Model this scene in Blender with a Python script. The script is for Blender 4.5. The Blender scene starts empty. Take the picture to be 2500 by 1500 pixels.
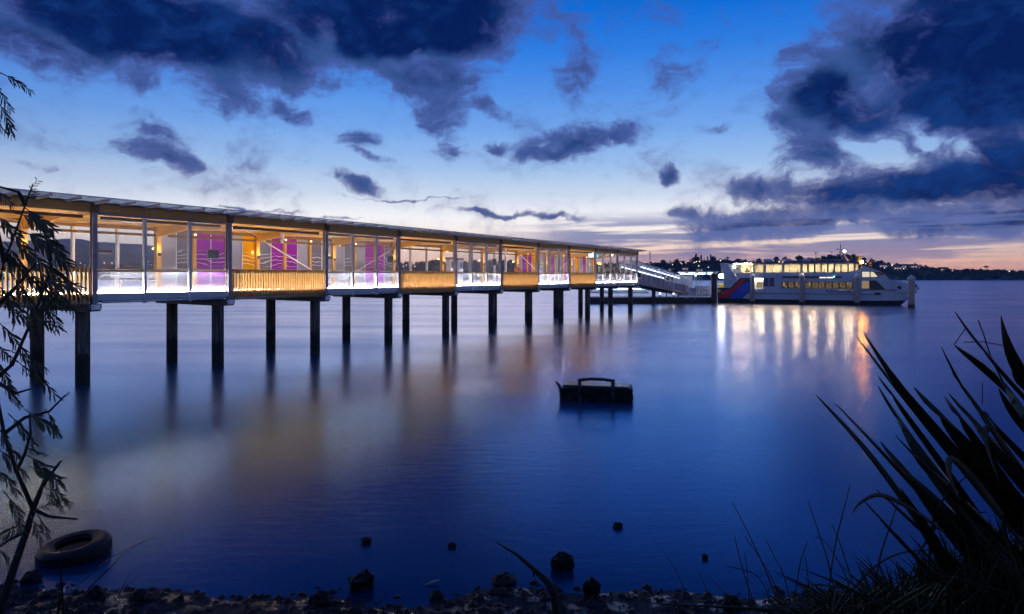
import bpy, math, random
from mathutils import Vector, Matrix
R = math.radians
random.seed(7)
scene = bpy.context.scene
COL = scene.collection
F = 1650.0; CX = 1250.0; HY = 674.0; EYE = 4.0

# ------------------------------------------------------------------ helpers
def lin(r, g, b):
    f = lambda c: (c/255/12.92) if c/255 <= .04045 else ((c/255+.055)/1.055)**2.4
    return (f(r), f(g), f(b), 1)

def at(px, py, Y):
    """world point seen at photo pixel (px,py), Y metres ahead"""
    return Vector(((px-CX)/F*Y, Y, EYE+(HY-py)/F*Y))

class MB:
    def __init__(s): s.v=[]; s.f=[]; s.m=[]; s.sm=[]
    def face(s, pts, m=0, smooth=False):
        b=len(s.v); s.v += [tuple(p) for p in pts]; s.f.append(tuple(range(b,b+len(pts)))); s.m.append(m); s.sm.append(smooth)
    def raw(s, v, f, m=0, smooth=False):
        b=len(s.v); s.v += [tuple(p) for p in v]
        for q in f: s.f.append(tuple(i+b for i in q)); s.m.append(m); s.sm.append(smooth)
    def box(s, x0,x1,y0,y1,z0,z1, m=0):
        v=[(x0,y0,z0),(x1,y0,z0),(x1,y1,z0),(x0,y1,z0),(x0,y0,z1),(x1,y0,z1),(x1,y1,z1),(x0,y1,z1)]
        s.raw(v,[(0,3,2,1),(4,5,6,7),(0,1,5,4),(1,2,6,5),(2,3,7,6),(3,0,4,7)],m)
    def bar(s, a, b, w, h=None, m=0, up=(0,0,1)):
        a=Vector(a); b=Vector(b); h=h or w; d=(b-a).normalized(); u=Vector(up)
        if abs(d.dot(u))>.98: u=Vector((0,1,0))
        x=d.cross(u).normalized(); y=x.cross(d).normalized(); x*=w/2; y*=h/2
        v=[a-x-y,a+x-y,a+x+y,a-x+y,b-x-y,b+x-y,b+x+y,b-x+y]
        s.raw(v,[(0,1,2,3),(7,6,5,4),(0,4,5,1),(1,5,6,2),(2,6,7,3),(3,7,4,0)],m)
    def prism(s, poly, fn, a, b, m=0):
        """poly of 2-D points, fn(p,q,w)->3-D, extruded w from a to b"""
        n=len(poly)
        v=[fn(p,q,a) for p,q in poly]+[fn(p,q,b) for p,q in poly]
        f=[tuple(range(n))[::-1], tuple(range(n,2*n))]+[(i,(i+1)%n,n+(i+1)%n,n+i) for i in range(n)]
        s.raw(v,f,m)
    def tube(s, path, rad, n=8, m=0, smooth=True, cap=True):
        path=[Vector(p) for p in path]; k=len(path)
        rad = rad if isinstance(rad,(list,tuple)) else [rad]*k
        v=[]; ref=None
        for i,p in enumerate(path):
            d=(path[min(i+1,k-1)]-path[max(i-1,0)]).normalized()
            if ref is None:
                ref=Vector((0,0,1)) if abs(d.z)<.9 else Vector((1,0,0))
            x=d.cross(ref)
            if x.length<1e-5: x=d.orthogonal()
            x.normalize(); y=x.cross(d).normalized(); ref=y
            for j in range(n):
                a=2*math.pi*j/n; v.append(p+rad[i]*(math.cos(a)*x+math.sin(a)*y))
        f=[]
        for i in range(k-1):
            for j in range(n):
                f.append((i*n+j,(i+1)*n+j,(i+1)*n+(j+1)%n,i*n+(j+1)%n))
        s.raw(v,f,m,smooth)
        if cap:
            b=len(s.v)-len(v)
            s.f.append(tuple(b+j for j in range(n))); s.m.append(m); s.sm.append(False)
            s.f.append(tuple(b+(k-1)*n+j for j in range(n))[::-1]); s.m.append(m); s.sm.append(False)
    def lathe(s, prof, c=(0,0,0), n=16, m=0, smooth=True):
        """prof list of (r,z)"""
        v=[]; f=[]
        for r,z in prof:
            for j in range(n):
                a=2*math.pi*j/n; v.append((c[0]+r*math.cos(a),c[1]+r*math.sin(a),c[2]+z))
        for i in range(len(prof)-1):
            for j in range(n):
                f.append((i*n+j,i*n+(j+1)%n,(i+1)*n+(j+1)%n,(i+1)*n+j))
        s.raw(v,f,m,smooth)
    def ball(s, c, r, n=10, m=0, sz=1.0):
        s.lathe([(r*math.sin(math.pi*i/(n//2+2)) if 0<i<n//2+2 else .001, -r*sz*math.cos(math.pi*i/(n//2+2))) for i in range(n//2+3)], c, n, m)
    def build(s, name, mats, parent=None, loc=None):
        me=bpy.data.meshes.new(name); me.from_pydata(s.v,[],s.f)
        if not isinstance(mats,(list,tuple)): mats=[mats]
        for mt in mats: me.materials.append(mt)
        me.polygons.foreach_set('material_index', s.m); me.polygons.foreach_set('use_smooth', s.sm)
        me.update()
        o=bpy.data.objects.new(name, me); COL.objects.link(o)
        if parent: o.parent=parent
        if loc: o.location=loc
        return o

def tag(o, label=None, cat=None, group=None, kind=None):
    if label: o['label']=label
    if cat: o['category']=cat
    if group: o['group']=group
    if kind: o['kind']=kind
    return o
def empty(name, loc=(0,0,0), rz=0):
    o=bpy.data.objects.new(name,None); COL.objects.link(o); o.location=loc; o.rotation_euler=(0,0,rz); o.empty_display_size=.3
    return o
def copy_tree(o, parent=None):
    c=o.copy(); COL.objects.link(c)
    if parent: c.parent=parent
    for ch in list(o.children): copy_tree(ch,c)
    return c

# ------------------------------------------------------------------ materials
def new_mat(name):
    m=bpy.data.materials.new(name); m.use_nodes=True; nt=m.node_tree; nt.nodes.clear()
    out=nt.nodes.new('ShaderNodeOutputMaterial'); return m,nt,out
def N(nt,t,**k):
    n=nt.nodes.new(t)
    for a,b in k.items():
        if a.startswith('i_'): 
            key=a[2:]; key=int(key) if key.isdigit() else key.replace('_',' ')
            n.inputs[key].default_value=b
        else: setattr(n,a,b)
    return n
def L(nt,a,b): nt.links.new(a,b)
def pmat(name, c1, c2=None, rough=.6, metal=0, scale=4, bump=0, stretch=(1,1,1), detail=6, spec=.5, lo=.35, hi=.65, rvar=0):
    m,nt,out=new_mat(name)
    p=N(nt,'ShaderNodeBsdfPrincipled',i_Roughness=rough,i_Metallic=metal); p.inputs['Specular IOR Level'].default_value=spec
    tc=N(nt,'ShaderNodeTexCoord'); mp=N(nt,'ShaderNodeMapping'); mp.inputs['Scale'].default_value=stretch
    L(nt,tc.outputs['Object'],mp.inputs['Vector'])
    nz=N(nt,'ShaderNodeTexNoise',i_Scale=scale,i_Detail=detail,i_Roughness=.6); L(nt,mp.outputs[0],nz.inputs['Vector'])
    r=N(nt,'ShaderNodeValToRGB'); r.color_ramp.elements[0].color=c1; r.color_ramp.elements[1].color=c2 or c1
    r.color_ramp.elements[0].position=lo; r.color_ramp.elements[1].position=hi
    L(nt,nz.outputs['Fac'],r.inputs[0]); L(nt,r.outputs[0],p.inputs['Base Color'])
    if rvar:
        mr=N(nt,'ShaderNodeMapRange',i_3=max(.02,rough-rvar),i_4=min(1,rough+rvar)); L(nt,nz.outputs['Fac'],mr.inputs[0]); L(nt,mr.outputs[0],p.inputs['Roughness'])
    if bump:
        b=N(nt,'ShaderNodeBump',i_Strength=bump,i_Distance=.05); L(nt,nz.outputs['Fac'],b.inputs['Height']); L(nt,b.outputs[0],p.inputs['Normal'])
    L(nt,p.outputs[0],out.inputs[0]); return m
def emat(name, col, strength):
    m,nt,out=new_mat(name); e=N(nt,'ShaderNodeEmission',i_Strength=strength); e.inputs[0].default_value=(*col[:3],1); L(nt,e.outputs[0],out.inputs[0]); return m
def front_fresnel(nt,ior):
    g=N(nt,'ShaderNodeNewGeometry'); f=N(nt,'ShaderNodeFresnel',i_IOR=ior)
    m=N(nt,'ShaderNodeMath',operation='SUBTRACT',i_0=1.0); L(nt,g.outputs['Backfacing'],m.inputs[1])
    k=N(nt,'ShaderNodeMath',operation='MULTIPLY'); L(nt,f.outputs[0],k.inputs[0]); L(nt,m.outputs[0],k.inputs[1]); return k.outputs[0]
def glass_mat(name, tint=(.93,.96,.98), haze=.04, hazecol=(.8,.85,.9), gloss=1.0, ior=1.45):
    """thin architectural glass: tinted see-through, Fresnel reflection, dust plus a milky haze put in for the lamplit look"""
    m,nt,out=new_mat(name)
    t=N(nt,'ShaderNodeBsdfTransparent'); t.inputs[0].default_value=(*tint,1)
    g=N(nt,'ShaderNodeBsdfGlossy',i_Roughness=.03); g.inputs[0].default_value=(gloss,gloss,gloss,1)
    mx=N(nt,'ShaderNodeMixShader'); L(nt,front_fresnel(nt,ior),mx.inputs[0]); L(nt,t.outputs[0],mx.inputs[1]); L(nt,g.outputs[0],mx.inputs[2])
    d=N(nt,'ShaderNodeBsdfDiffuse'); d.inputs[0].default_value=(*hazecol,1)
    tr=N(nt,'ShaderNodeBsdfTranslucent'); tr.inputs[0].default_value=(*hazecol,1)
    ad=N(nt,'ShaderNodeMixShader',i_0=.5); L(nt,d.outputs[0],ad.inputs[1]); L(nt,tr.outputs[0],ad.inputs[2])
    m2=N(nt,'ShaderNodeMixShader',i_0=haze); L(nt,mx.outputs[0],m2.inputs[1]); L(nt,ad.outputs[0],m2.inputs[2])
    L(nt,m2.outputs[0],out.inputs[0]); return m
def screen_mat(name, tint, body, haze, waves=False):
    """coloured printed screen glass, optionally with the printed wave lines"""
    m,nt,out=new_mat(name)
    t=N(nt,'ShaderNodeBsdfTransparent'); t.inputs[0].default_value=(*tint,1)
    d=N(nt,'ShaderNodeBsdfDiffuse'); tr=N(nt,'ShaderNodeBsdfTranslucent')
    d.inputs[0].default_value=(*body,1); tr.inputs[0].default_value=(*body,1)
    ad=N(nt,'ShaderNodeMixShader',i_0=.5); L(nt,d.outputs[0],ad.inputs[1]); L(nt,tr.outputs[0],ad.inputs[2])
    m2=N(nt,'ShaderNodeMixShader',i_0=haze); L(nt,t.outputs[0],m2.inputs[1]); L(nt,ad.outputs[0],m2.inputs[2])
    last=m2
    if waves:
        tc=N(nt,'ShaderNodeTexCoord'); sp=N(nt,'ShaderNodeSeparateXYZ'); L(nt,tc.outputs['Object'],sp.inputs[0])
        s1=N(nt,'ShaderNodeMath',operation='MULTIPLY',i_1=2.3); L(nt,sp.outputs[0],s1.inputs[0])
        s2=N(nt,'ShaderNodeMath',operation='SINE'); L(nt,s1.outputs[0],s2.inputs[0])
        nz=N(nt,'ShaderNodeTexNoise',i_Scale=1.6,i_Detail=2); L(nt,tc.outputs['Object'],nz.inputs['Vector'])
        a=N(nt,'ShaderNodeMath',operation='MULTIPLY_ADD',i_1=.09); L(nt,s2.outputs[0],a.inputs[0]); L(nt,sp.outputs[2],a.inputs[2])
        b=N(nt,'ShaderNodeMath',operation='MULTIPLY_ADD',i_1=.35); L(nt,nz.outputs[0],b.inputs[0]); L(nt,a.outputs[0],b.inputs[2])
        c=N(nt,'ShaderNodeMath',operation='MULTIPLY',i_1=4.6); L(nt,b.outputs[0],c.inputs[0])
        fr=N(nt,'ShaderNodeMath',operation='FRACT'); L(nt,c.outputs[0],fr.inputs[0])
        pk=N(nt,'ShaderNodeMapRange',interpolation_type='SMOOTHSTEP',i_1=.74,i_2=.86); L(nt,fr.outputs[0],pk.inputs[0])
        pk2=N(nt,'ShaderNodeMapRange',interpolation_type='SMOOTHSTEP',i_1=1.0,i_2=.9); L(nt,fr.outputs[0],pk2.inputs[0])
        z1=N(nt,'ShaderNodeMapRange',i_1=4.45,i_2=4.6); L(nt,sp.outputs[2],z1.inputs[0])
        z2=N(nt,'ShaderNodeMapRange',i_1=5.35,i_2=5.15); L(nt,sp.outputs[2],z2.inputs[0])
        q=N(nt,'ShaderNodeMath',operation='MULTIPLY'); L(nt,pk.outputs[0],q.inputs[0]); L(nt,pk2.outputs[0],q.inputs[1])
        q2=N(nt,'ShaderNodeMath',operation='MULTIPLY'); L(nt,z1.outputs[0],q2.inputs[0]); L(nt,z2.outputs[0],q2.inputs[1])
        q3=N(nt,'ShaderNodeMath',operation='MULTIPLY'); L(nt,q.outputs[0],q3.inputs[0]); L(nt,q2.outputs[0],q3.inputs[1])
        q4=N(nt,'ShaderNodeMath',operation='MULTIPLY',i_1=.30); L(nt,q3.outputs[0],q4.inputs[0])
        dw=N(nt,'ShaderNodeBsdfTranslucent'); dw.inputs[0].default_value=(.9,.85,.9,1)
        dd=N(nt,'ShaderNodeBsdfDiffuse'); dd.inputs[0].default_value=(.9,.85,.9,1)
        ww=N(nt,'ShaderNodeAddShader'); L(nt,dw.outputs[0],ww.inputs[0]); L(nt,dd.outputs[0],ww.inputs[1])
        m3=N(nt,'ShaderNodeMixShader'); L(nt,q4.outputs[0],m3.inputs[0]); L(nt,m2.outputs[0],m3.inputs[1]); L(nt,ww.outputs[0],m3.inputs[2]); last=m3
    g=N(nt,'ShaderNodeBsdfGlossy',i_Roughness=.08); 
    m4=N(nt,'ShaderNodeMixShader'); L(nt,front_fresnel(nt,1.4),m4.inputs[0]); L(nt,last.outputs[0],m4.inputs[1]); L(nt,g.outputs[0],m4.inputs[2])
    L(nt,m4.outputs[0],out.inputs[0]); return m

M={}
M['steel']=pmat('painted_steel',(.24,.21,.24,1),(.31,.28,.31,1),rough=.45,scale=3)
M['mullion']=pmat('mullion_steel',(.46,.46,.50,1),(.56,.56,.60,1),rough=.4,scale=3)
M['plate']=pmat('steel_plate',(.06,.08,.16,1),(.10,.12,.2,1),rough=.5)
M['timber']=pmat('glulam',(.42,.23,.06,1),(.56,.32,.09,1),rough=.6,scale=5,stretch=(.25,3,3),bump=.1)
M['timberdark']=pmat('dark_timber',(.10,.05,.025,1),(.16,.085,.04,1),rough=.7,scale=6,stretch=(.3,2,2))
M['ply']=pmat('plywood_ceiling',(.36,.20,.040,1),(.46,.265,.055,1),rough=.7,scale=3,stretch=(.3,2,1))
M['batten']=pmat('timber_batten',(.46,.30,.10,1),(.64,.44,.17,1),rough=.6,scale=7,stretch=(6,2,.35))
M['deck']=pmat('deck_floor',(.45,.46,.48,1),(.62,.62,.64,1),rough=.55,scale=6,stretch=(.4,3,1))
M['fascia']=pmat('edge_fascia',(.42,.46,.50,1),(.54,.58,.61,1),rough=.5,scale=2)
def pile_mat():
    m,nt,out=new_mat('pile_concrete'); p=N(nt,'ShaderNodeBsdfPrincipled',i_Roughness=.75); tc=N(nt,'ShaderNodeTexCoord'); sp=N(nt,'ShaderNodeSeparateXYZ'); L(nt,tc.outputs['Object'],sp.inputs[0])
    n1=N(nt,'ShaderNodeTexNoise',i_Scale=9,i_Detail=8,i_Roughness=.7); L(nt,tc.outputs['Object'],n1.inputs['Vector'])
    mp=N(nt,'ShaderNodeMapping'); mp.inputs['Scale'].default_value=(6,6,.5); L(nt,tc.outputs['Object'],mp.inputs['Vector']); n2=N(nt,'ShaderNodeTexNoise',i_Scale=1.5,i_Detail=5); L(nt,mp.outputs[0],n2.inputs['Vector'])
    r=N(nt,'ShaderNodeValToRGB'); r.color_ramp.elements[0].color=(.05,.042,.04,1); r.color_ramp.elements[1].color=(.24,.20,.17,1); r.color_ramp.elements[0].position=.42; r.color_ramp.elements[1].position=.72; L(nt,n2.outputs[0],r.inputs[0])
    ad=N(nt,'ShaderNodeMath',operation='MULTIPLY_ADD',i_1=.9); L(nt,n1.outputs[0],ad.inputs[0]); L(nt,sp.outputs[2],ad.inputs[2])
    z=N(nt,'ShaderNodeMapRange',interpolation_type='SMOOTHSTEP',i_1=1.35,i_2=1.75); L(nt,ad.outputs[0],z.inputs[0])
    r2=N(nt,'ShaderNodeValToRGB'); r2.color_ramp.elements[0].color=(.008,.009,.006,1); r2.color_ramp.elements[1].color=(.06,.055,.04,1); r2.color_ramp.elements[0].position=.45; r2.color_ramp.elements[1].position=.75; L(nt,n1.outputs[0],r2.inputs[0])
    mx=N(nt,'ShaderNodeMix',data_type='RGBA'); L(nt,z.outputs[0],mx.inputs[0]); L(nt,r2.outputs[0],mx.inputs[6]); L(nt,r.outputs[0],mx.inputs[7]); L(nt,mx.outputs[2],p.inputs['Base Color'])
    b=N(nt,'ShaderNodeBump',i_Strength=.7,i_Distance=.04); L(nt,n1.outputs[0],b.inputs['Height']); L(nt,b.outputs[0],p.inputs['Normal']); L(nt,p.outputs[0],out.inputs[0]); return m
M['cabinet']=pmat('machine_cabinet',(.16,.17,.2,1),(.22,.23,.26,1),rough=.4)
M['conc']=pile_mat()
M['cap']=pmat('cap_steel',(.10,.10,.12,1),(.18,.17,.2,1),rough=.55,scale=3)
M['galv']=pmat('galvanised',(.5,.52,.55,1),(.66,.68,.7,1),rough=.35,metal=.5,scale=5)
M['glass']=glass_mat('clear_glass')
M['glasslow']=glass_mat('balustrade_glass',tint=(.88,.92,.96),haze=.11,hazecol=(.8,.85,.95))  # haze puts a milky lamplit look into the lower panes
M['canopy']=glass_mat('canopy_glass',tint=(.72,.8,.86),haze=.5,hazecol=(.80,.86,.90),ior=1.12)
M['s_grey']=screen_mat('screen_grey',(.62,.68,.8),(.62,.62,.7),.4)
M['s_wave']=screen_mat('screen_grey_waves',(.40,.45,.58),(.42,.42,.5),.35,True)
M['s_purple']=screen_mat('screen_purple',(.55,.10,.72),(.60,.10,.68),.42,True)
M['s_yellow']=screen_mat('screen_yellow',(1,.62,.02),(.95,.60,.015),.45,True)
M['led_cool']=emat('led_cool',(.86,.92,1),75); M['led_line']=emat('led_line',(1,.74,.62),230); M['led_floor']=emat('led_floor',(1,.72,.58),75)
M['led_warm']=emat('led_warm',(1,.77,.46),46)
M['led_fill']=emat('led_fill',(1,.60,.17),15)  # added warm fill for the ceiling, used in the troughs
M['led_up']=emat('led_uplight',(1,.72,.36),5)
M['dark']=pmat('dark_paint',(.02,.022,.03,1),(.035,.037,.05,1),rough=.4)
M['white']=pmat('white_paint',(.40,.46,.57,1),(.47,.53,.63,1),rough=.35,scale=1.2,lo=.3,hi=.7)
M['black']=pmat('black_antifoul',(.012,.012,.016,1),(.03,.028,.03,1),rough=.5,scale=2)
M['red']=pmat('red_stripe',(.62,.010,.03,1),(.68,.016,.04,1),rough=.35)
M['blue']=pmat('blue_stripe',(.006,.07,.55,1),(.008,.08,.62,1),rough=.35)
M['navy']=pmat('navy_paint',(.012,.02,.09,1),(.02,.03,.11,1),rough=.4)
M['orange']=pmat('orange_plastic',(.6,.12,.04,1),(.7,.16,.05,1),rough=.5)
M['yellow']=pmat('yellow_paint',(.6,.42,.03,1),(.7,.5,.05,1),rough=.5)
M['rubber']=pmat('tyre_rubber',(.004,.004,.005,1),(.010,.010,.011,1),rough=.5,scale=9,bump=.25,rvar=.15,spec=.3)
M['rust']=pmat('rusty_silt',(.10,.045,.015,1),(.16,.08,.03,1),rough=.7,scale=5)
M['rock']=pmat('wet_rock',(.003,.003,.0035,1),(.011,.0105,.010,1),rough=.55,scale=7,bump=.6,rvar=.2,spec=.22)
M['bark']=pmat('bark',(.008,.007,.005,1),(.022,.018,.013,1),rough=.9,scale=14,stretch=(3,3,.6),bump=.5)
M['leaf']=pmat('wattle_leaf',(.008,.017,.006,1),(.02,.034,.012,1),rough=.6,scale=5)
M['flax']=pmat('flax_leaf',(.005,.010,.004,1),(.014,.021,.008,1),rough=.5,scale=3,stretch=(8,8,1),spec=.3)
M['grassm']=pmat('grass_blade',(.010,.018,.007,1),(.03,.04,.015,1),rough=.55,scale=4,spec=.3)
M['dry']=pmat('dry_leaf',(.022,.018,.012,1),(.045,.036,.022,1),rough=.7,scale=6)
M['farleaf']=pmat('far_foliage',(.02,.03,.018,1),(.05,.06,.03,1),rough=.8,scale=.25)
M['hill']=pmat('hill_scrub',(.025,.035,.025,1),(.06,.065,.04,1),rough=.9,scale=.03,detail=8)
M['house']=pmat('house_wall',(.4,.38,.36,1),(.5,.48,.45,1),rough=.7,scale=.6)
M['roof']=pmat('house_roof',(.08,.07,.07,1),(.12,.1,.1,1),rough=.7,scale=.6)
M['warmwin']=emat('lit_window',(1,.68,.36),.8)
M['lamp_warm']=emat('street_lamp_warm',(1,.62,.34),5)
M['lamp_white']=emat('street_lamp_white',(1,.86,.72),5)

# ------------------------------------------------------------------ camera
cam=bpy.data.cameras.new('camera'); co=bpy.data.objects.new('camera',cam); COL.objects.link(co)
co.location=(0,0,EYE); co.rotation_euler=(R(90),0,0)
cam.lens=36*F/2500; cam.sensor_width=36; cam.shift_y=-(750-HY)/2500; cam.clip_end=12000; cam.clip_start=.05
scene.camera=co
scene.view_settings.view_transform='Standard'; scene.view_settings.look='None'; scene.view_settings.exposure=0; scene.view_settings.gamma=1
cy=scene.cycles
cy.max_bounces=10; cy.diffuse_bounces=3; cy.glossy_bounces=4; cy.transmission_bounces=4; cy.transparent_max_bounces=24
cy.caustics_reflective=False; cy.caustics_refractive=False; cy.sample_clamp_indirect=25; cy.sample_clamp_direct=0
cy.use_denoising=True
try: cy.denoiser='OPENIMAGEDENOISE'
except Exception: pass

# ------------------------------------------------------------------ sky
def make_world():
    w=bpy.data.worlds.new('World'); scene.world=w; w.use_nodes=True; nt=w.node_tree; nt.nodes.clear()
    out=N(nt,'ShaderNodeOutputWorld'); bg=N(nt,'ShaderNodeBackground',i_Strength=1.0); L(nt,bg.outputs[0],out.inputs[0])
    tc=N(nt,'ShaderNodeTexCoord'); sp=N(nt,'ShaderNodeSeparateXYZ'); L(nt,tc.outputs['Generated'],sp.inputs[0])
    def mth(op,a,b=None,c=None):
        n=N(nt,'ShaderNodeMath',operation=op)
        for i,q in enumerate((a,b,c)):
            if q is None: continue
            if isinstance(q,(int,float)): n.inputs[i].default_value=q
            else: L(nt,q,n.inputs[i])
        return n.outputs[0]
    def mr(x,a,b,c=0,d=1,smooth=True):
        n=N(nt,'ShaderNodeMapRange',interpolation_type='SMOOTHSTEP' if smooth else 'LINEAR',i_1=a,i_2=b,i_3=c,i_4=d); L(nt,x,n.inputs[0]); return n.outputs[0]
    def mix(f,a,b):
        n=N(nt,'ShaderNodeMix',data_type='RGBA')
        for k,q in ((0,f),(6,a),(7,b)):
            if isinstance(q,(int,float)): n.inputs[k].default_value=q
            elif isinstance(q,tuple): n.inputs[k].default_value=q
            else: L(nt,q,n.inputs[k])
        return n.outputs[2]
    az=mth('ARCTAN2',sp.outputs[0],sp.outputs[1])
    hor=mth('SQRT',mth('ADD',mth('MULTIPLY',sp.outputs[0],sp.outputs[0]),mth('MULTIPLY',sp.outputs[1],sp.outputs[1])))
    te=mth('ABSOLUTE',mth('DIVIDE',sp.outputs[2],mth('MAXIMUM',hor,.02)))
    te=mth('MINIMUM',te,6.0)
    cb=N(nt,'ShaderNodeCombineXYZ'); L(nt,az,cb.inputs[0]); L(nt,te,cb.inputs[1]); P0=cb.outputs[0]
    # domain warp
    def noise(vec,scale,detail=8,rough=.6,sc=(1,1,1),loc=(0,0,0),dist=0):
        mp=N(nt,'ShaderNodeMapping'); mp.inputs['Scale'].default_value=sc; mp.inputs['Location'].default_value=loc; L(nt,vec,mp.inputs['Vector'])
        n=N(nt,'ShaderNodeTexNoise',i_Scale=scale,i_Detail=detail,i_Roughness=rough,i_Distortion=dist); L(nt,mp.outputs[0],n.inputs['Vector']); return n
    wn=noise(P0,9,5,.55)
    sub=N(nt,'ShaderNodeVectorMath',operation='SUBTRACT'); L(nt,wn.outputs['Color'],sub.inputs[0]); sub.inputs[1].default_value=(.5,.5,.5)
    scl=N(nt,'ShaderNodeVectorMath',operation='MULTIPLY'); L(nt,sub.outputs[0],scl.inputs[0]); scl.inputs[1].default_value=(.10,.075,0)
    add=N(nt,'ShaderNodeVectorMath',operation='ADD'); L(nt,P0,add.inputs[0]); L(nt,scl.outputs[0],add.inputs[1]); P=add.outputs[0]
    # clear-sky colour by elevation
    rp=N(nt,'ShaderNodeValToRGB'); cr=rp.color_ramp
    stops=[(0,(1.30,.60,.38)),(.016,(1.48,.78,.48)),(.035,(1.50,1.03,.76)),(.058,(1.38,1.18,1.02)),(.085,(1.18,1.16,1.16)),(.12,(.70,.81,.98)),(.16,(.39,.60,.93)),
           (.215,(.19,.42,.90)),(.27,(.095,.31,.86)),(.33,(.03,.22,.80)),(.39,(.003,.16,.72)),(.55,(.003,.06,.30)),(1.0,(.002,.03,.17))]
    el=cr.elements
    el[0].position=stops[0][0]; el[0].color=(*stops[0][1],1); el[1].position=1.0; el[1].color=(*stops[-1][1],1)
    for p,c in stops[1:-1]:
        e=el.new(p); e.color=(*c,1)
    L(nt,te,rp.inputs[0]); sky=rp.outputs[0]
    # the glow sits ahead; the sky dims to the sides and behind
    daz=mth('ABSOLUTE',mth('SUBTRACT',az,.03))
    dim=mr(daz,.25,.9,1,.55); dimb=mr(daz,.7,2.2,1,.45)
    dimf=mth('MULTIPLY',dim,dimb)
    hs=mix(dimf,(.30,.42,.62,1),(1,1,1,1))
    mu=N(nt,'ShaderNodeMix',data_type='RGBA',blend_type='MULTIPLY'); mu.inputs[0].default_value=1; L(nt,sky,mu.inputs[6]); L(nt,hs,mu.inputs[7]); sky=mu.outputs[2]
    # hand-placed cloud banks (directions), edges broken by noise
    blobs=[ # x,y,rx,ry,angle,strength
        (330,30,480,150,-6,1.3),(960,35,430,140,3,1.25),(60,100,260,95,-14,.8),(250,150,280,60,-18,.6),(530,210,150,75,-20,.62),(650,110,220,110,-15,.9),
        (1070,175,190,80,8,.72),(1080,290,66,120,10,.60),(715,262,90,34,-32,.58),(345,285,85,36,-30,.52),(390,378,105,32,-17,.72),(365,325,80,28,-30,.55),
        (890,345,50,34,0,.55),(912,388,55,14,-14,.52),(880,458,95,26,-15,.62),(1200,285,90,28,-22,.52),(1215,357,55,22,0,.56),(60,390,100,18,-8,.46),
        (1410,140,80,120,-6,.56),(1440,335,165,48,10,.78),(1345,366,90,24,6,.66),(1670,150,120,70,35,.47),(1560,60,160,60,20,.14),(1740,320,45,16,-4,.60),
        (1645,427,38,26,12,.70),(1280,528,180,9,-2,.60),(800,527,110,6,-2,.55),(970,490,190,4,-1,.45),(620,503,120,5,-1,.4),
        (2400,130,370,290,0,1.35),(2140,110,150,190,20,.75),(2010,225,125,115,-18,.95),(2100,270,170,110,0,.9),(1935,290,90,55,20,.62),(2010,370,120,110,0,.70),(1960,150,70,60,0,.45),
        (2460,400,190,170,0,1.0),(2250,455,380,70,0,1.05),(1850,475,80,60,-10,.66),(2050,485,240,60,0,.9),(1980,535,430,42,0,.85),(2380,535,360,55,0,1.05),(1660,520,90,18,-4,.6)]
    S=None
    for x,y,rx,ry,ang,st in blobs:
        u=(x-CX)/F; v=(HY-y)/F; k=1+u*u
        mp=N(nt,'ShaderNodeMapping',vector_type='TEXTURE')
        mp.inputs['Location'].default_value=(math.atan(u),v/math.sqrt(k),0); mp.inputs['Rotation'].default_value=(0,0,R(ang))
        mp.inputs['Scale'].default_value=(1.25*rx/F/k,1.25*ry/F/math.sqrt(k),1); L(nt,P,mp.inputs['Vector'])
        ln=N(nt,'ShaderNodeVectorMath',operation='LENGTH'); L(nt,mp.outputs[0],ln.inputs[0])
        b=mr(ln.outputs['Value'],1.15,.1,0,st)
        S=b if S is None else mth('SMOOTH_MAX',S,b,.22)
    holes=[(2115,345,70,42,-20,.5),(2235,295,42,42,0,.5),(2255,348,40,24,0,.55),(2372,375,26,28,0,.5),(2310,345,60,34,0,.3),(2250,520,300,10,0,.15),(2380,540,70,16,10,.3),(960,25,60,70,0,.3),(790,80,30,70,0,.25)]
    for x,y,rx,ry,ang,st in holes:
        u=(x-CX)/F; v=(HY-y)/F; k=1+u*u
        mp=N(nt,'ShaderNodeMapping',vector_type='TEXTURE')
        mp.inputs['Location'].default_value=(math.atan(u),v/math.sqrt(k),0); mp.inputs['Rotation'].default_value=(0,0,R(ang))
        mp.inputs['Scale'].default_value=(1.25*rx/F/k,1.25*ry/F/math.sqrt(k),1); L(nt,P,mp.inputs['Vector'])
        ln=N(nt,'ShaderNodeVectorMath',operation='LENGTH'); L(nt,mp.outputs[0],ln.inputs[0])
        S=mth('SUBTRACT',S,mr(ln.outputs['Value'],1.15,.1,0,st))
    # cover overhead and behind
    over=mth('MULTIPLY',mr(te,.40,.62),.62); S=mth('MAXIMUM',S,over)
    n1=noise(P,7.5,10,.62,(1,1.55,1),(3.1,1.7,0)).outputs[0]
    n2=noise(P,3.2,7,.55,(1,1.4,1),(9.3,4.2,0)).outputs[0]
    n3=noise(P,26,10,.68,(1,1.3,1),(1.3,7.7,0),0).outputs[0]
    q=mth('ADD',S,mth('MULTIPLY',mth('SUBTRACT',n1,.5),1.9))
    q=mth('ADD',q,mth('MULTIPLY',mth('SUBTRACT',n3,.5),1.25))
    q=mth('MULTIPLY',q,mr(S,.02,.26))
    thin=mth('MULTIPLY',mr(q,.06,.66),.92); thick=mr(q,.28,1.0)
    lowf=mr(te,.06,.22)
    edge=mix(lowf,(.17,.17,.36,1),(.075,.105,.36,1))
    core=mix(mr(mth('ADD',n2,mth('MULTIPLY',mth('SUBTRACT',n3,.5),.8)),.42,.74),(.0006,.0105,.088,1),(.006,.040,.20,1))
    small=mr(S,.55,.9); core=mix(small,(.030,.085,.27,1),core)
    col=mix(thin,sky,edge); col=mix(thick,col,core)
    # low stratus streaks
    sn=noise(P0,3.0,7,.58,(1.6,26,1),(5.1,0,0),.3).outputs[0]
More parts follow.
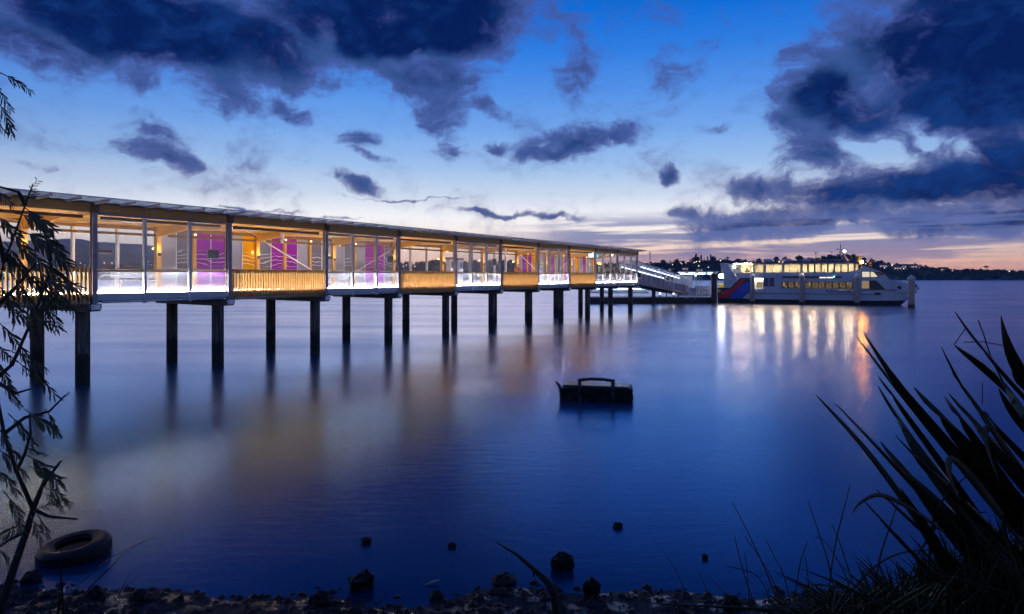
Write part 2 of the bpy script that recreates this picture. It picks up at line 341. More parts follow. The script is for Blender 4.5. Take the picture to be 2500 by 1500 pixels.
    band=mth('MULTIPLY',mr(te,.100,.070),mr(te,.0,.032,.35,1))
    band=mth('MULTIPLY',band,mr(az,-.06,.12))
    st=mth('MULTIPLY',mth('MULTIPLY',mr(sn,.38,.54),band),.82)
    stc=mix(mr(te,.015,.06),(.36,.28,.46,1),(.16,.21,.48,1))
    col=mix(st,col,stc)
    L(nt,col,bg.inputs[0])
    try: w.cycles.sampling_method='MANUAL'; w.cycles.sample_map_resolution=1024
    except Exception: pass
make_world()
sun=bpy.data.lights.new('sun','SUN'); sun.energy=.04; sun.angle=R(20); sun.color=(1,.8,.65)
so=bpy.data.objects.new('sun',sun); COL.objects.link(so); so.rotation_euler=(R(86),0,R(180))

# ------------------------------------------------------------------ water and shore ground
def make_water():
    m,nt,out=new_mat('sea_water')
    p=N(nt,'ShaderNodeBsdfGlossy',i_Roughness=.17)
    ge=N(nt,'ShaderNodeNewGeometry'); dt=N(nt,'ShaderNodeVectorMath',operation='DOT_PRODUCT'); L(nt,ge.outputs['Incoming'],dt.inputs[0]); L(nt,ge.outputs['True Normal'],dt.inputs[1])
    rf=N(nt,'ShaderNodeValToRGB'); el=rf.color_ramp.elements       # hand-set reflection tint by viewing angle; blue and sheen put into the colour
    st=[(0,(.92,.92,1)),(.07,(.78,.77,.86)),(.12,(.55,.59,.75)),(.20,(.23,.365,.54)),(.30,(.145,.215,.32)),(.42,(.022,.066,.125)),(1,(.015,.03,.06))]
    el[0].position=0; el[0].color=(*st[0][1],1); el[1].position=1; el[1].color=(*st[-1][1],1)
    for q,c in st[1:-1]:
        e=el.new(q); e.color=(*c,1)
    ab=N(nt,'ShaderNodeMath',operation='ABSOLUTE'); L(nt,dt.outputs['Value'],ab.inputs[0]); L(nt,ab.outputs[0],rf.inputs[0]); L(nt,rf.outputs[0],p.inputs['Color'])
    df=N(nt,'ShaderNodeBsdfDiffuse'); df.inputs[0].default_value=(0,.016,.052,1)
    ads=N(nt,'ShaderNodeAddShader'); L(nt,p.outputs[0],ads.inputs[0]); L(nt,df.outputs[0],ads.inputs[1])
    tc=N(nt,'ShaderNodeTexCoord')
    mp=N(nt,'ShaderNodeMapping'); mp.inputs['Scale'].default_value=(.7,2.2,1); L(nt,tc.outputs['Object'],mp.inputs['Vector'])
    nz=N(nt,'ShaderNodeTexNoise',i_Scale=2.2,i_Detail=4,i_Roughness=.6); L(nt,mp.outputs[0],nz.inputs['Vector'])
    mp2=N(nt,'ShaderNodeMapping'); mp2.inputs['Scale'].default_value=(.10,.5,1); L(nt,tc.outputs['Object'],mp2.inputs['Vector'])
    nz2=N(nt,'ShaderNodeTexNoise',i_Scale=.35,i_Detail=4,i_Roughness=.55); L(nt,mp2.outputs[0],nz2.inputs['Vector'])
    b=N(nt,'ShaderNodeBump',i_Strength=.42,i_Distance=.016); L(nt,nz.outputs[0],b.inputs['Height'])
    b2=N(nt,'ShaderNodeBump',i_Strength=.25,i_Distance=.06); L(nt,nz2.outputs[0],b2.inputs['Height']); L(nt,b.outputs[0],b2.inputs['Normal'])
    L(nt,b2.outputs[0],p.inputs['Normal'])
    rr=N(nt,'ShaderNodeMapRange',i_1=.3,i_2=.7,i_3=.18,i_4=.27); L(nt,nz2.outputs[0],rr.inputs[0]); L(nt,rr.outputs[0],p.inputs['Roughness'])
    L(nt,ads.outputs[0],out.inputs[0])
    mb=MB(); mb.face([(-6000,2,0),(6000,2,0),(6000,9000,0),(-6000,9000,0)])
    o=mb.build('water',m); tag(o,'calm blue estuary water reflecting dusk sky','water',kind='structure')
make_water()

def bank_z(x,y):
    pts=[(-6,2.55),(1.0,2.45),(2.5,2.15),(5,1.05),(6.6,.30),(7.3,.13),(8.0,.06),(8.7,-.03),(10,-.22),(14,-.8),(30,-2.0)]
    z=pts[-1][1]
    for (a,b),(c,d) in zip(pts,pts[1:]):
        if y<=c:
            t=max(0,(y-a)/(c-a)); z=b+(d-b)*t; break
    z+=.035*math.sin(x*2.1+y*1.3)*math.sin(y*2.7-x*.9)*min(1,max(.25,1-abs(y-8)/4))
    sh=.25*math.sin(x*.7)+.1*math.sin(x*2.3+1)
    if 7<y<10: z+= .05*sh
    if y<6.5: z+= .45*max(0,min(1,(x-.6)/1.5))*max(0,min(1,(6.5-y)/2.5))
    return z
def make_ground():
    m,nt,out=new_mat('tidal_mud')
    p=N(nt,'ShaderNodeBsdfPrincipled'); p.inputs['Specular IOR Level'].default_value=.4; p.inputs['Specular Tint'].default_value=(.1,.42,1,1); tc=N(nt,'ShaderNodeTexCoord')  # blue of the glints is put into the specular tint
    nz=N(nt,'ShaderNodeTexNoise',i_Scale=5,i_Detail=8,i_Roughness=.65); L(nt,tc.outputs['Object'],nz.inputs['Vector'])
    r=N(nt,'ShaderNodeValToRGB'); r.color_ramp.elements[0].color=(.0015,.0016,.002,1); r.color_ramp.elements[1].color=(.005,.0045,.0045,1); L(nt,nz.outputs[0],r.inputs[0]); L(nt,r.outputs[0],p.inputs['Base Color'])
    n2=N(nt,'ShaderNodeTexNoise',i_Scale=3.2,i_Detail=5); L(nt,tc.outputs['Object'],n2.inputs['Vector'])
    rr=N(nt,'ShaderNodeMapRange',interpolation_type='SMOOTHSTEP',i_1=.40,i_2=.50,i_3=.14,i_4=.75); L(nt,n2.outputs[0],rr.inputs[0]); L(nt,rr.outputs[0],p.inputs['Roughness'])
    b=N(nt,'ShaderNodeBump',i_Strength=.6,i_Distance=.04); L(nt,nz.outputs[0],b.inputs['Height']); L(nt,b.outputs[0],p.inputs['Normal'])
    L(nt,p.outputs[0],out.inputs[0])
    mb=MB(); xs=[-40,-25]+[-14+.25*i for i in range(113)]+[25,40]; ys=[-6,-2,0]+[1+.2*i for i in range(56)]+[14,20,30]
    v=[(x,y,bank_z(x,y)) for y in ys for x in xs]; n=len(xs)
    f=[(j*n+i,j*n+i+1,(j+1)*n+i+1,(j+1)*n+i) for j in range(len(ys)-1) for i in range(n-1)]
    mb.raw(v,f,0,True); o=mb.build('shore_ground',m); tag(o,'dark wet mud shore sloping into the water','ground',kind='structure')
make_ground()

# ------------------------------------------------------------------ the wharf
BAY=5.68; NEARW=0.0; FARW=4.9
wh=empty('covered_wharf',(-15.3,24.72,0),math.atan2(.861,.509))
tag(wh,'long covered timber and glass wharf walkway standing on dark concrete piles','wharf')
N0,N1=-2,10
glass_bays={0,2,4,6,8,9}
coloured={1:'gw pp gy',2:'wp pg wg',3:'gw gp pw',7:'gp py gw',8:'wp gg pg',9:'gy gp gg'}
SC={'g':'s_grey','w':'s_wave','p':'s_purple','y':'s_yellow'}
ZF=3.355
def wharf():
    # piles and caps
    for n in range(0,N1+1):
        for y in (.75,4.11):
            mb=MB(); r=.25+random.uniform(-.01,.01)
            mb.lathe([(r,-3),(r*1.0,.2),(r*.99,2.72)],(BAY*n,y,0),20); mb.build('pile',M['conc'],wh)
    for n in range(N0,N1+1):
        mb=MB(); x=BAY*n
        poly=[(-.12,2.98),(-.12,2.80),(-.02,2.70),(.3,2.68),(4.95,2.72),(5.3,2.84),(5.3,2.98)]
        mb.prism(poly,lambda p,q,w:(w,p,q),x-.22,x+.22); mb.build('pile_cap',M['cap'],wh)
    xa,xb=BAY*N0,BAY*N1
    mb=MB(); mb.box(xa,xb,.06,5.24,3.14,ZF)
    for i in range(int((xb-xa)/1.42)): mb.box(xa+i*1.42+.66,xa+i*1.42+.74,.1,5.2,2.985,3.14)
    mb.build('deck',M['deck'],wh)
    # ceiling, roof sheet
    mb=MB(); mb.raw([(xa,.09,6.44),(xb+.4,.09,6.44),(xb+.4,5.4,6.32),(xa,5.4,6.32),(xa,.09,6.47),(xb+.4,.09,6.47),(xb+.4,5.4,6.35),(xa,5.4,6.35)],
            [(0,3,2,1),(4,5,6,7),(0,1,5,4),(1,2,6,5),(2,3,7,6),(3,0,4,7)]); mb.build('ceiling',M['ply'],wh)
    mb=MB()
    for i in range(int((xb-xa)/.4)):
        x=xa+i*.4; mb.raw([(x,.0,6.70),(x+.2,.0,6.74),(x+.4,.0,6.70),(x,5.6,6.50),(x+.2,5.6,6.54),(x+.4,5.6,6.50)],[(0,1,4,3),(1,2,5,4)])
    mb.build('roof',M['fascia'],wh)
    # canopy
    for n in range(N0,N1):
        mb=MB(); x=BAY*n
        mb.raw([(x+.01,-1.02,6.775),(x+BAY-.01,-1.02,6.775),(x+BAY-.01,.06,6.70),(x+.01,.06,6.70),(x+.01,-1.02,6.787),(x+BAY-.01,-1.02,6.787),(x+BAY-.01,.06,6.712),(x+.01,.06,6.712)],
               [(0,3,2,1),(4,5,6,7),(0,1,5,4),(1,2,6,5),(2,3,7,6),(3,0,4,7)]); mb.build('canopy_glass',M['canopy'],wh)
    mb=MB(); mb.box(xa,xb+.4,-1.05,-1.022,6.765,6.80); mb.build('canopy_trim',M['mullion'],wh)
    k=int((xb-xa)/(BAY/6))
    for i in range(k+1):
        x=xa+i*BAY/6; mb=MB()
        mb.prism([(-1.015,6.762),(-1.015,6.66),(.06,6.60),(.06,6.69)],lambda p,q,w:(w,p,q),x-.03,x+.03); mb.build('canopy_fin',M['mullion'],wh)
    # posts, beams, rafters, columns
    for n in range(N0,N1+1):
        x=BAY*n; mb=MB()
        mb.box(x-.085,x+.085,-.10,-.075,2.86,6.31); mb.box(x-.085,x+.085,.075,.10,2.86,6.31); mb.box(x-.02,x+.02,-.075,.075,2.86,6.31)
        p=mb.build('post',M['steel'],wh)
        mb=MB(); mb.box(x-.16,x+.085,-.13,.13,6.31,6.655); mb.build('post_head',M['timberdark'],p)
        mb=MB(); mb.box(x+.088,x+.15,-.14,.14,6.29,6.67); mb.build('post_plate',M['plate'],p)
        mb=MB(); mb.box(x-.16,x+.16,-.16,.02,2.76,2.95); mb.box(x-.10,x+.10,-.2,-.16,2.82,2.9); mb.build('post_shoe',M['galv'],p)
        mb=MB(); mb.prism([(5.26,6.31),(5.26,5.86),(4.95,5.88),(2.2,6.22),(.12,6.22),(.12,6.43)],lambda p,q,w:(w,p,q),x-.06,x+.06); mb.build('rafter',M['timber'],wh)
        mb=MB(); mb.box(x-.11,x+.11,5.12,5.38,ZF,6.31); c=mb.build('far_column',M['timber'],wh)
        mb=MB(); mb.box(x-.05,x+.05,5.03,5.115,4.95,5.12); mb.build('uplight',M['dark'],c)
        mb=MB(); mb.box(x-.04,x+.04,5.04,5.11,5.121,5.128); mb.build('uplight_lens',M['led_up'],c)
    for n in range(N0,N1):
        x=BAY*n
        mb=MB(); mb.box(x+.152,x+BAY-.162,-.07,.07,6.315,6.65); mb.build('near_beam',M['timber'],wh)
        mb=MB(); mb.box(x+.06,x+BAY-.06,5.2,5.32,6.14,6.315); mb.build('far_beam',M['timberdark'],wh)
        # ceiling tie rods
        mb=MB(); mb.tube([(x+.2,.2,6.30),(x+BAY-.2,5.,6.20)],.022,6); mb.tube([(x+.2,5.,6.20),(x+BAY-.2,.2,6.30)],.022,6); mb.build('tie_rod',M['galv'],wh)
        # underside service pipe
        mb=MB(); mb.tube([(x+.3,-.02,3.03),(x+BAY-.3,-.02,3.03)],.045,8); mb.build('service_pipe',M['galv'],wh)
        glass=n in glass_bays
        if glass:
            mb=MB(); mb.box(x+.09,x+BAY-.09,-.045,.05,3.09,3.345); mb.build('edge_beam',M['fascia'],wh)
            mb=MB(); mb.box(x+.09,x+BAY-.09,-.05,.05,6.24,6.31); mb.build('glazing_head',M['steel'],wh)
            for i in (1,2):
                xm=x+BAY*i/3; mb=MB(); mb.box(xm-.05,xm+.05,-.10,.05,2.95,6.24)
                mb.build('mullion',M['mullion'],wh)
            for i in range(3):
                a,b=x+BAY*i/3+.055,x+BAY*(i+1)/3-.055
                mb=MB(); mb.box(a,b,-.012,.0,4.31,6.24); mb.build('glass_panel',M['glass'],wh)
                mb=MB(); mb.box(a,b,-.012,.0,3.36,4.14); mb.build('balustrade_glass',M['glasslow'],wh)
                mb=MB(); mb.box(a,b,-.05,.10,4.235,4.285); h=mb.build('handrail',M['timber'],wh)
                mb=MB(); mb.box(a,b,-.03,.05,4.15,4.232); mb.build('rail_channel',M['steel'],h)
                mb=MB(); mb.box(a,b,.07,.115,4.205,4.232); mb.build('light_strip',M['led_cool'],h)
                mb=MB(); mb.box(a,b,.075,.11,3.357,3.385); mb.build('light_strip',M['led_line'],wh)
        else:
            mb=MB(); pitch=.1435; k=int((BAY-.2)/pitch)
            for i in range(k):
                xf=x+.15+i*pitch+random.uniform(-.003,.003); j=random.uniform(-.005,.005)
                mb.prism([(-.03,4.30+j),(-.15,4.30+j),(-.15+j*.5,3.28),(-.12,3.1),(-.04,2.94+j),(.07,2.94+j),(.0,3.1),(-.03,3.28)],lambda p,q,w:(w,p,q),xf-.021,xf+.021)
            bp=mb.build('batten_panel',M['batten'],wh)
            mb=MB(); mb.box(x+.1,x+BAY-.1,-.028,.05,4.14,4.285); mb.box(x+.1,x+BAY-.1,-.028,.05,3.22,3.33); mb.build('rail',M['timberdark'],bp)
            mb=MB(); mb.box(x+.1,x+BAY-.1,.22,.32,4.20,4.26); mb.build('inner_rail',M['timber'],bp)
            mb=MB(); mb.box(x+.1,x+BAY-.1,.23,.27,4.16,4.198); mb.build('light_strip',M['led_warm'],bp)
            mb=MB(); mb.box(x+.1,x+BAY-.1,.16,.20,3.36,3.40); mb.build('light_strip',M['led_floor'],bp)
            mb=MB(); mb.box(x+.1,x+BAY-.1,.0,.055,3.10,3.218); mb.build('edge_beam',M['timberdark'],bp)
        # far side
        if n in coloured:
            for g,pr in enumerate(coloured[n].split()):
                for h,ch in enumerate(pr):
                    a=x+BAY*(g*2+h)/6+(.12 if h==0 else .02); b=x+BAY*(g*2+h+1)/6-(.12 if h==1 else .02)
                    mb=MB(); mb.box(a,b,5.24,5.26,ZF+.02,6.14); o=mb.build('screen_panel',M[SC[ch]],wh)
                    o['label']={'g':'pale grey frosted screen panel','w':'dark grey screen panel printed with white waves','p':'purple screen panel printed with waves','y':'amber yellow screen panel'}[ch]
            for g in (1,2):
                xm=x+BAY*g/3; mb=MB(); mb.box(xm-.08,xm+.08,5.14,5.36,ZF,6.14); mb.build('far_post',M['timber'],wh)
                mb=MB(); mb.box(xm-.03,xm+.03,5.08,5.135,6.02,6.10); mb.build('downlight',M['led_up'],wh)
            for g in range(3):
                xm=x+BAY*(g*2+1)/6; mb=MB(); mb.box(xm-.018,xm+.018,5.22,5.28,ZF,6.14); mb.build('panel_joint',M['galv'],wh)
        else:
            for g in (1,2):
                xm=x+BAY*g/3; mb=MB(); mb.box(xm-.05,xm+.05,5.18,5.35,ZF,6.14); mb.build('far_mullion',M['mullion'],wh)
            for g in range(3):
                a,b=x+BAY*g/3+.06,x+BAY*(g+1)/3-.06
                mb=MB(); mb.box(a,b,5.24,5.25,ZF+.02,6.14); mb.build('far_glass',M['glass'],wh)
        mb=MB(); mb.box(x+.12,x+BAY-.12,5.06,5.12,4.22,4.27); h=mb.build('far_handrail',M['timber'],wh)
        mb=MB(); mb.box(x+.12,x+BAY-.12,5.07,5.11,4.195,4.218); mb.build('light_strip',M['led_cool'],h)
    for a,b in (((2,5.95),(3,3.6)),((4,5.95),(3,3.6)),((7,5.95),(8,3.6)),((9,5.95),(8,3.6))):
        xa_=a[0]*BAY+(.2 if b[0]>a[0] else -.2); xb_=b[0]*BAY-(.3 if b[0]>a[0] else -.3)
        mb=MB(); mb.tube([(xa_,5.,a[1]),(xb_,5.,b[1])],.04,8); mb.build('brace_rod',M['galv'],wh)
wharf()
# warm glow at the column uplights (the fittings are the uplight parts above)
def lamp(name,loc,e,col,r=.08,parent=None):
    l=bpy.data.lights.new(name,'POINT'); l.energy=e; l.color=col; l.shadow_soft_size=r
    o=bpy.data.objects.new(name,l); COL.objects.link(o); o.location=loc
    if parent: o.parent=parent
    return o
for n in range(N0,N1):
    x=BAY*n
    mb=MB(); mb.box(x+.3,x+BAY-.3,4.9,4.915,5.86,5.97); mb.box(x+.3,x+BAY-.3,4.915,5.06,5.86,5.875); c=mb.build('fill_trough',M['timberdark'],wh)  # added trough lighting the ceiling, lipped to keep its light off the water
    mb=MB(); mb.box(x+.35,x+BAY-.35,4.94,5.,5.878,5.90); mb.build('light_strip',M['led_fill'],c)  # glowing strip of the added ceiling fill
    mb=MB(); mb.box(x+.3,x+BAY-.3,.13,.145,6.10,6.21); mb.box(x+.3,x+BAY-.3,.145,.30,6.10,6.115); c=mb.build('fill_trough',M['timberdark'],wh)  # second added fill trough, below the near beam
    mb=MB(); mb.box(x+.35,x+BAY-.35,.18,.24,6.118,6.135); mb.build('light_strip',M['led_fill'],c)  # its strip, likewise added to brighten the ceiling
for n in range(N0,N1+1): lamp('uplight_glow',(BAY*n,4.88,5.3),12,(1,.60,.18),.06,wh)

# loose things in the wharf
def wl(x,y,z): 
    return wh.location+Matrix.Rotation(wh.rotation_euler.z,3,'Z')@Vector((x,y,z))
WR=wh.rotation_euler.z
def wx(px,y):
    u=(px-CX)/F; O=wh.location; d=(math.cos(WR),math.sin(WR)); n_=(-d[1],d[0])
    return (u*(O.y+n_[1]*y)-(O.x+n_[0]*y))/(d[0]-u*d[1])
def bench(x,y,label):
    r=empty('bench',wl(x,y,ZF),WR); tag(r,label,'bench',group='benches on the wharf')
    mb=MB()
    for i in range(4): mb.box(-.95,.95,-.02+i*.11,.07+i*.11,.42,.455)
    mb.build('seat',M['white'],r)
    mb=MB()
    for i in range(3): mb.box(-.95,.95,.46,.49,.56+i*.11,.64+i*.11)
    mb.build('backrest',M['white'],r)
    for s in (-.75,.75):
        mb=MB(); mb.box(s-.03,s+.03,.0,.06,.0,.42); mb.box(s-.03,s+.03,.42,.52,.0,.42); mb.box(s-.03,s+.03,.495,.53,.42,.86); mb.box(s-.03,s+.03,.06,.42,.36,.415); mb.build('leg',M['mullion'],r)
bench(wx(338,3.6),3.6,'pale slatted bench with backrest behind glass in the leftmost glazed bay')
bench(wx(822,3.4),3.4,'pale slatted bench low behind glass in the second glazed bay')
def board(x,y,z,w,h,label,ang=0):
    r=empty('sign_board',wl(x,y,z),WR+ang); tag(r,label,'sign',group='dark notice boards on the wharf posts')
    mb=MB(); mb.box(-w/2,w/2,-.02,.02,-h/2,h/2); mb.build('panel',M['dark'],r)
    mb=MB(); mb.box(-w/2-.02,w/2+.02,.022,.045,-h/2-.02,h/2+.02); mb.build('frame',M['steel'],r)
    mb=MB(); mb.box(-.03,.03,.047,.10,-.06,.06); mb.build('bracket',M['galv'],r)
board(wx(254,.3),.3,4.92,.55,.11,'small low dark sign strip just right of the leftmost full-height post')
board(wx(521,.3),.3,4.94,.52,.36,'dark square notice board in front of purple screens, left of the second post')
board(wx(800,.3),.3,4.93,.55,.14,'thin dark sign strip by timber column, right of the third tall post')
board(wx(953,.3),.3,4.95,.45,.38,'dark square notice board just left of the post ending the second glazed bay')
board(wx(1207,.3),.3,5.0,.5,.46,'small dark notice board by the last post of the third glazed bay')
def cctv(x,y,z,label):
    r=empty('security_camera',wl(x,y,z),WR+.4); tag(r,label,'camera',group='security cameras under the wharf roof')
    mb=MB(); mb.box(-.06,.06,-.06,.06,.0,.30); mb.build('mount',M['white'],r)
    mb=MB(); mb.lathe([(.001,-.22),(.08,-.2),(.11,-.1),(.11,0),(.001,0)],(0,0,0),14); mb.build('housing',M['white'],r)
    mb=MB(); mb.ball((-.02,-.1,-.12),.055,10); mb.build('lens',M['dark'],r)
cctv(wx(690,2.2),2.2,5.90,'white security camera under the roof above the second batten panel')
cctv(wx(1235,2.2),2.2,5.92,'white security camera under the roof further along, above the fourth batten panel')
def kiosk(x,y,label,h=1.75):
    r=empty('ticket_machine',wl(x,y,ZF),WR); tag(r,label,'ticket machine',group='ticket machines')
    mb=MB(); mb.box(-.22,.22,-.2,.2,.0,h); mb.build('cabinet',M['cabinet'],r)
    mb=MB(); mb.box(-.26,.26,-.26,.24,h+.003,h+.10); mb.build('hood',M['dark'],r)
    mb=MB(); mb.box(-.15,.15,-.222,-.203,h-.62,h-.2); mb.build('screen',M['navy'],r)
    mb=MB(); mb.box(-.16,.16,-.222,-.203,.5,.8); mb.build('slot',M['dark'],r)
kiosk(wx(1120,1.0),1.0,'grey ticket machine with dark hood at the left of the third glazed bay')
kiosk(wx(1099,1.3),1.3,'narrow grey ticket machine above the third batten panel, left of the post',1.8)
kiosk(wx(1316,1.0),1.0,'dark topped ticket machine beside yellow screen in the fourth glazed bay',1.55)
def bin_(x,y,label):
    r=empty('litter_bin',wl(x,y,ZF),WR); tag(r,label,'bin')
    mb=MB(); mb.lathe([(.001,.02),(.24,.02),(.27,1.15),(.22,1.15),(.2,.9)],(0,0,0),16); mb.build('body',M['orange'],r)
    mb=MB(); mb.lathe([(.28,1.153),(.28,1.2),(.16,1.3),(.001,1.32)],(0,0,0),16); mb.build('lid',M['steel'],r)
bin_(wx(1264,1.0),1.0,'orange red litter bin showing above the fourth batten panel')
def litsign(x,y,z,mat,label,w=.62,h=.42):
    r=empty('lit_sign',wl(x,y,z),WR-.35); tag(r,label,'sign',group='lit signs near the wharf end')
    mb=MB(); mb.box(-w/2,w/2,-.05,.05,-h/2,h/2); mb.build('case',M['dark'],r)
    mb=MB(); mb.box(-w/2+.03,w/2-.03,-.062,-.052,-h/2+.03,h/2-.03); mb.build('face',mat,r)
    mb=MB(); mb.box(-w/2+.08,-w/2+.11,-.02,.02,h/2+.002,6.35-z); mb.box(w/2-.11,w/2-.08,-.02,.02,h/2+.002,6.35-z); mb.build('hanger',M['galv'],r)
litsign(wx(1442,.5),.5,6.0,emat('lit_white',(.85,.93,1),1.6),'glowing white hanging sign left of the post before the end bays',.75,.55)
litsign(wx(1456,.5),.5,6.0,emat('lit_teal',(.05,.55,.7),1.3),'glowing teal hanging sign right of the post before the end bays',.55,.55)

# ------------------------------------------------------------------ gangway
GA=Vector((308/F*74+.5,75.0,0)); GB=Vector((431/F*98,98.0,0))
gd=(GB-GA); GL=gd.length; gang=empty('gangway',GA,math.atan2(gd.y,gd.x))
tag(gang,'covered steel gangway sloping down from the wharf end, lit blue white','gangway')
def gangway():
    za,zb=3.1,1.42; zz=lambda x:za+(zb-za)*x/GL
    W=2.4; H=2.2
    mb=MB(); mb.bar((0,W/2,zz(0)+.02),(GL,W/2,zz(GL)+.02),W-.1,.06); mb.build('walkway',M['deck'],gang)
    for y,nm in ((0,'near'),(W,'far')):
        mb=MB(); mb.bar((0,y,zz(0)),(GL,y,zz(GL)),.12,.22); mb.build('bottom_chord',M['cap'],gang)
        mb=MB(); mb.bar((0,y,zz(0)+H),(GL,y,zz(GL)+H),.10,.16); mb.build('top_chord',M['mullion'],gang)
        mb=MB(); mb.bar((0,y,zz(0)+1.15),(GL,y,zz(GL)+1.15),.06,.07); mb.build('handrail',M['galv'],gang)
        k=11
        for i in range(k+1):
            x=GL*i/k; mb=MB()
            mb.bar((x,y,zz(x)+H),(min(GL,x+.55),y,zz(x)+.05),.085); 
            if i>0: mb.bar((x,y,zz(x)+H),(x-.75,y,zz(x)+.05),.05)
            mb.build('frame',M['mullion'],gang)
        for i in range(k):
            x0,x1=GL*i/k+.06,GL*(i+1)/k-.06; mb=MB()
            mb.face([(x0,y+.03,zz(x0)+.15),(x1,y+.03,zz(x1)+.15),(x1,y+.03,zz(x1)+1.12),(x0,y+.03,zz(x0)+1.12)])
            mb.face([(x0,y+.042,zz(x0)+.15),(x0,y+.042,zz(x0)+1.12),(x1,y+.042,zz(x1)+1.12),(x1,y+.042,zz(x1)+.15)])
            mb.build('mesh_panel',M['gangmesh'],gang)
        mb=MB(); mb.bar((.3,y+(.12 if y==0 else -.12),zz(0)+1.9),(GL*.78,y+(.12 if y==0 else -.12),zz(GL*.78)+1.9),.07,.06); mb.build('light_strip',M['led_blue'],gang)
    # curved roof
    mb=MB(); n=8
    for i in range(n):
        a0=math.pi*i/n; a1=math.pi*(i+1)/n
        p=lambda a,x:(x,W/2-math.cos(a)*(W/2+.15),zz(x)+H+.10+.28*math.sin(a))
        for dz in (0,.04):
            q=[p(a0,-.2),p(a1,-.2),p(a1,GL),p(a0,GL)]; mb.face([(x,y,z+dz) for x,y,z in q])
    mb.build('roof',M['gangroof'],gang)
M['gangmesh']=glass_mat('perforated_sheet',tint=(.35,.36,.45),haze=.55,hazecol=(.55,.55,.68),gloss=.3)
M['gangroof']=pmat('blue_lit_roof',(.20,.24,.34,1),(.26,.30,.40,1),rough=.4,scale=2)  # blue of the gangway lamps is put into the roof colour
M['led_blue']=emat('led_blue_white',(.55,.65,1),7)
gangway()

# ------------------------------------------------------------------ pontoon with shelter
pon=empty('pontoon',(0,97.5,0)); tag(pon,'low dark floating pontoon with lit edge and railings at the gangway foot','pontoon')
def pontoon():
    x0,x1=11.2,29.6
    mb=MB(); mb.box(x0,x1,0,5,-.4,.78); mb.box(x0+2,x1,-.12,-.002,.3,.55); mb.build('hull',M['black'],pon)
    mb=MB(); mb.box(x0-.05,x1+.05,-.05,5.05,.785,.90); mb.build('deck',M['cap'],pon)
    mb=MB(); mb.box(x0+.1,x1-9.5,-.02,.02,1.20,1.24); mb.box(x0+.1,x1-9.5,-.02,.02,1.93,1.97)
    for i in range(8): mb.box(x0+.2+i*1.25,x0+.25+i*1.25,-.025,.025,.903,1.93)
    mb.build('railing',M['galv'],pon)
    mb=MB(); mb.box(x0+.3,x0+9.3,3.6,3.7,1.36,2.06); mb.build('wind_screen',M['white'],pon)
    mb=MB(); mb.box(x0+.3,x0+9.3,3.46,3.56,2.08,2.12); mb.build('light_strip',M['led_cool2'],pon)
    for i in range(5):
        mb=MB(); x=x0+10.2+i*.95+random.uniform(-.2,.2); mb.box(x-.07,x+.07,.3,.44,.903,1.35+.2*(i%2)); 
        b=mb.build('bollard',M['cap'],pon)
        mb=MB(); mb.ball((x,.2,1.45+.2*(i%2)),.09,8); mb.build('bollard_light',M['lampw'],b)
    # sloping ladder rails near the right end
    for x in (25.0,26.3):
        mb=MB(); mb.tube([(x,-.1,.62),(x+.75,.1,1.75)],.045,6); mb.build('ladder_rail',M['galv'],pon)
    mb=MB()
    for i in range(5): mb.box(25.3+.1*i,26.6+.1*i,-.05+.02*i,.02+.02*i,.95+i*.15,1.0+i*.15)
    mb.build('ladder_step',M['galv'],pon)
M['led_cool2']=emat('led_pontoon',(.75,.85,1),14); M['lampw']=emat('bollard_lamp',(.9,.93,1),14)
pontoon()
she=empty('shelter',(24.2,99.2,.9)); tag(she,'glass roofed waiting shelter on the pontoon between gangway foot and ferry','shelter')
def shelter():
    mb=MB(); mb.raw([(0,-.6,3.75),(6.0,-.6,3.75),(6.0,2.6,3.25),(0,2.6,3.25),(0,-.6,3.79),(6.0,-.6,3.79),(6.0,2.6,3.29),(0,2.6,3.29)],[(0,3,2,1),(4,5,6,7),(0,1,5,4),(1,2,6,5),(2,3,7,6),(3,0,4,7)]); mb.build('roof',M['teal'],she)
    for i in range(5):
        mb=MB(); mb.bar((.1+i*1.45,-.6,3.72),(.1+i*1.45,2.6,3.22),.07,.10); mb.build('rafter',M['mullion'],she)
    mb=MB(); mb.box(0,6,-.66,-.602,3.70,3.80); mb.build('gutter',M['mullion'],she)
    for x in (.1,2.9,3.3,5.9):
        for y in (.1,2.5):
            mb=MB(); mb.box(x-.04,x+.04,y-.04,y+.04,0,3.6-(y+.6)*.156); mb.build('post',M['galv'],she)
    mb=MB(); mb.box(.15,2.85,2.42,2.45,1.35,3.15); mb.build('wall_panel',M['white'],she)
    mb=MB(); mb.box(.15,2.85,.06,.09,.15,1.35); mb.build('balustrade',M['gangmesh'],she)
    mb=MB(); mb.box(3.35,5.85,2.4,2.44,.1,1.6); mb.build('bench_screen',M['gangmesh'],she)
    mb=MB(); mb.box(3.4,5.7,1.7,2.2,.45,.52); mb.box(3.5,3.6,1.8,2.1,0,.448); mb.box(5.5,5.6,1.8,2.1,0,.448); mb.build('seat',M['galv'],she)
    mb=MB(); mb.box(.4,5.6,1.0,1.12,3.36,3.40); mb.build('light_strip',M['led_blue2'],she)
    mb=MB(); mb.ball((2.75,.1,3.2),.10,8); mb.build('lamp_globe',M['lampw'],she)
M['teal']=glass_mat('teal_glass',tint=(.18,.42,.5),haze=.35,hazecol=(.2,.42,.5)); M['led_blue2']=emat('led_shelter',(.6,.7,1),12)
shelter()
gate=empty('boarding_gate',(27.6,98.6,.9)); tag(gate,'white tubular steel boarding gate with arched hoop beside the ferry stern','gate')
mb=MB(); pth=[(-.2,0,.0),(.35,0,1.5),(.05,0,2.3)]+[(.75-.75*math.cos(a),0,2.6+.75*math.sin(a)) for a in [math.pi*i/10 for i in range(1,10)]]+[(1.5,0,2.3),(1.05,0,1.4),(.75,0,0)]
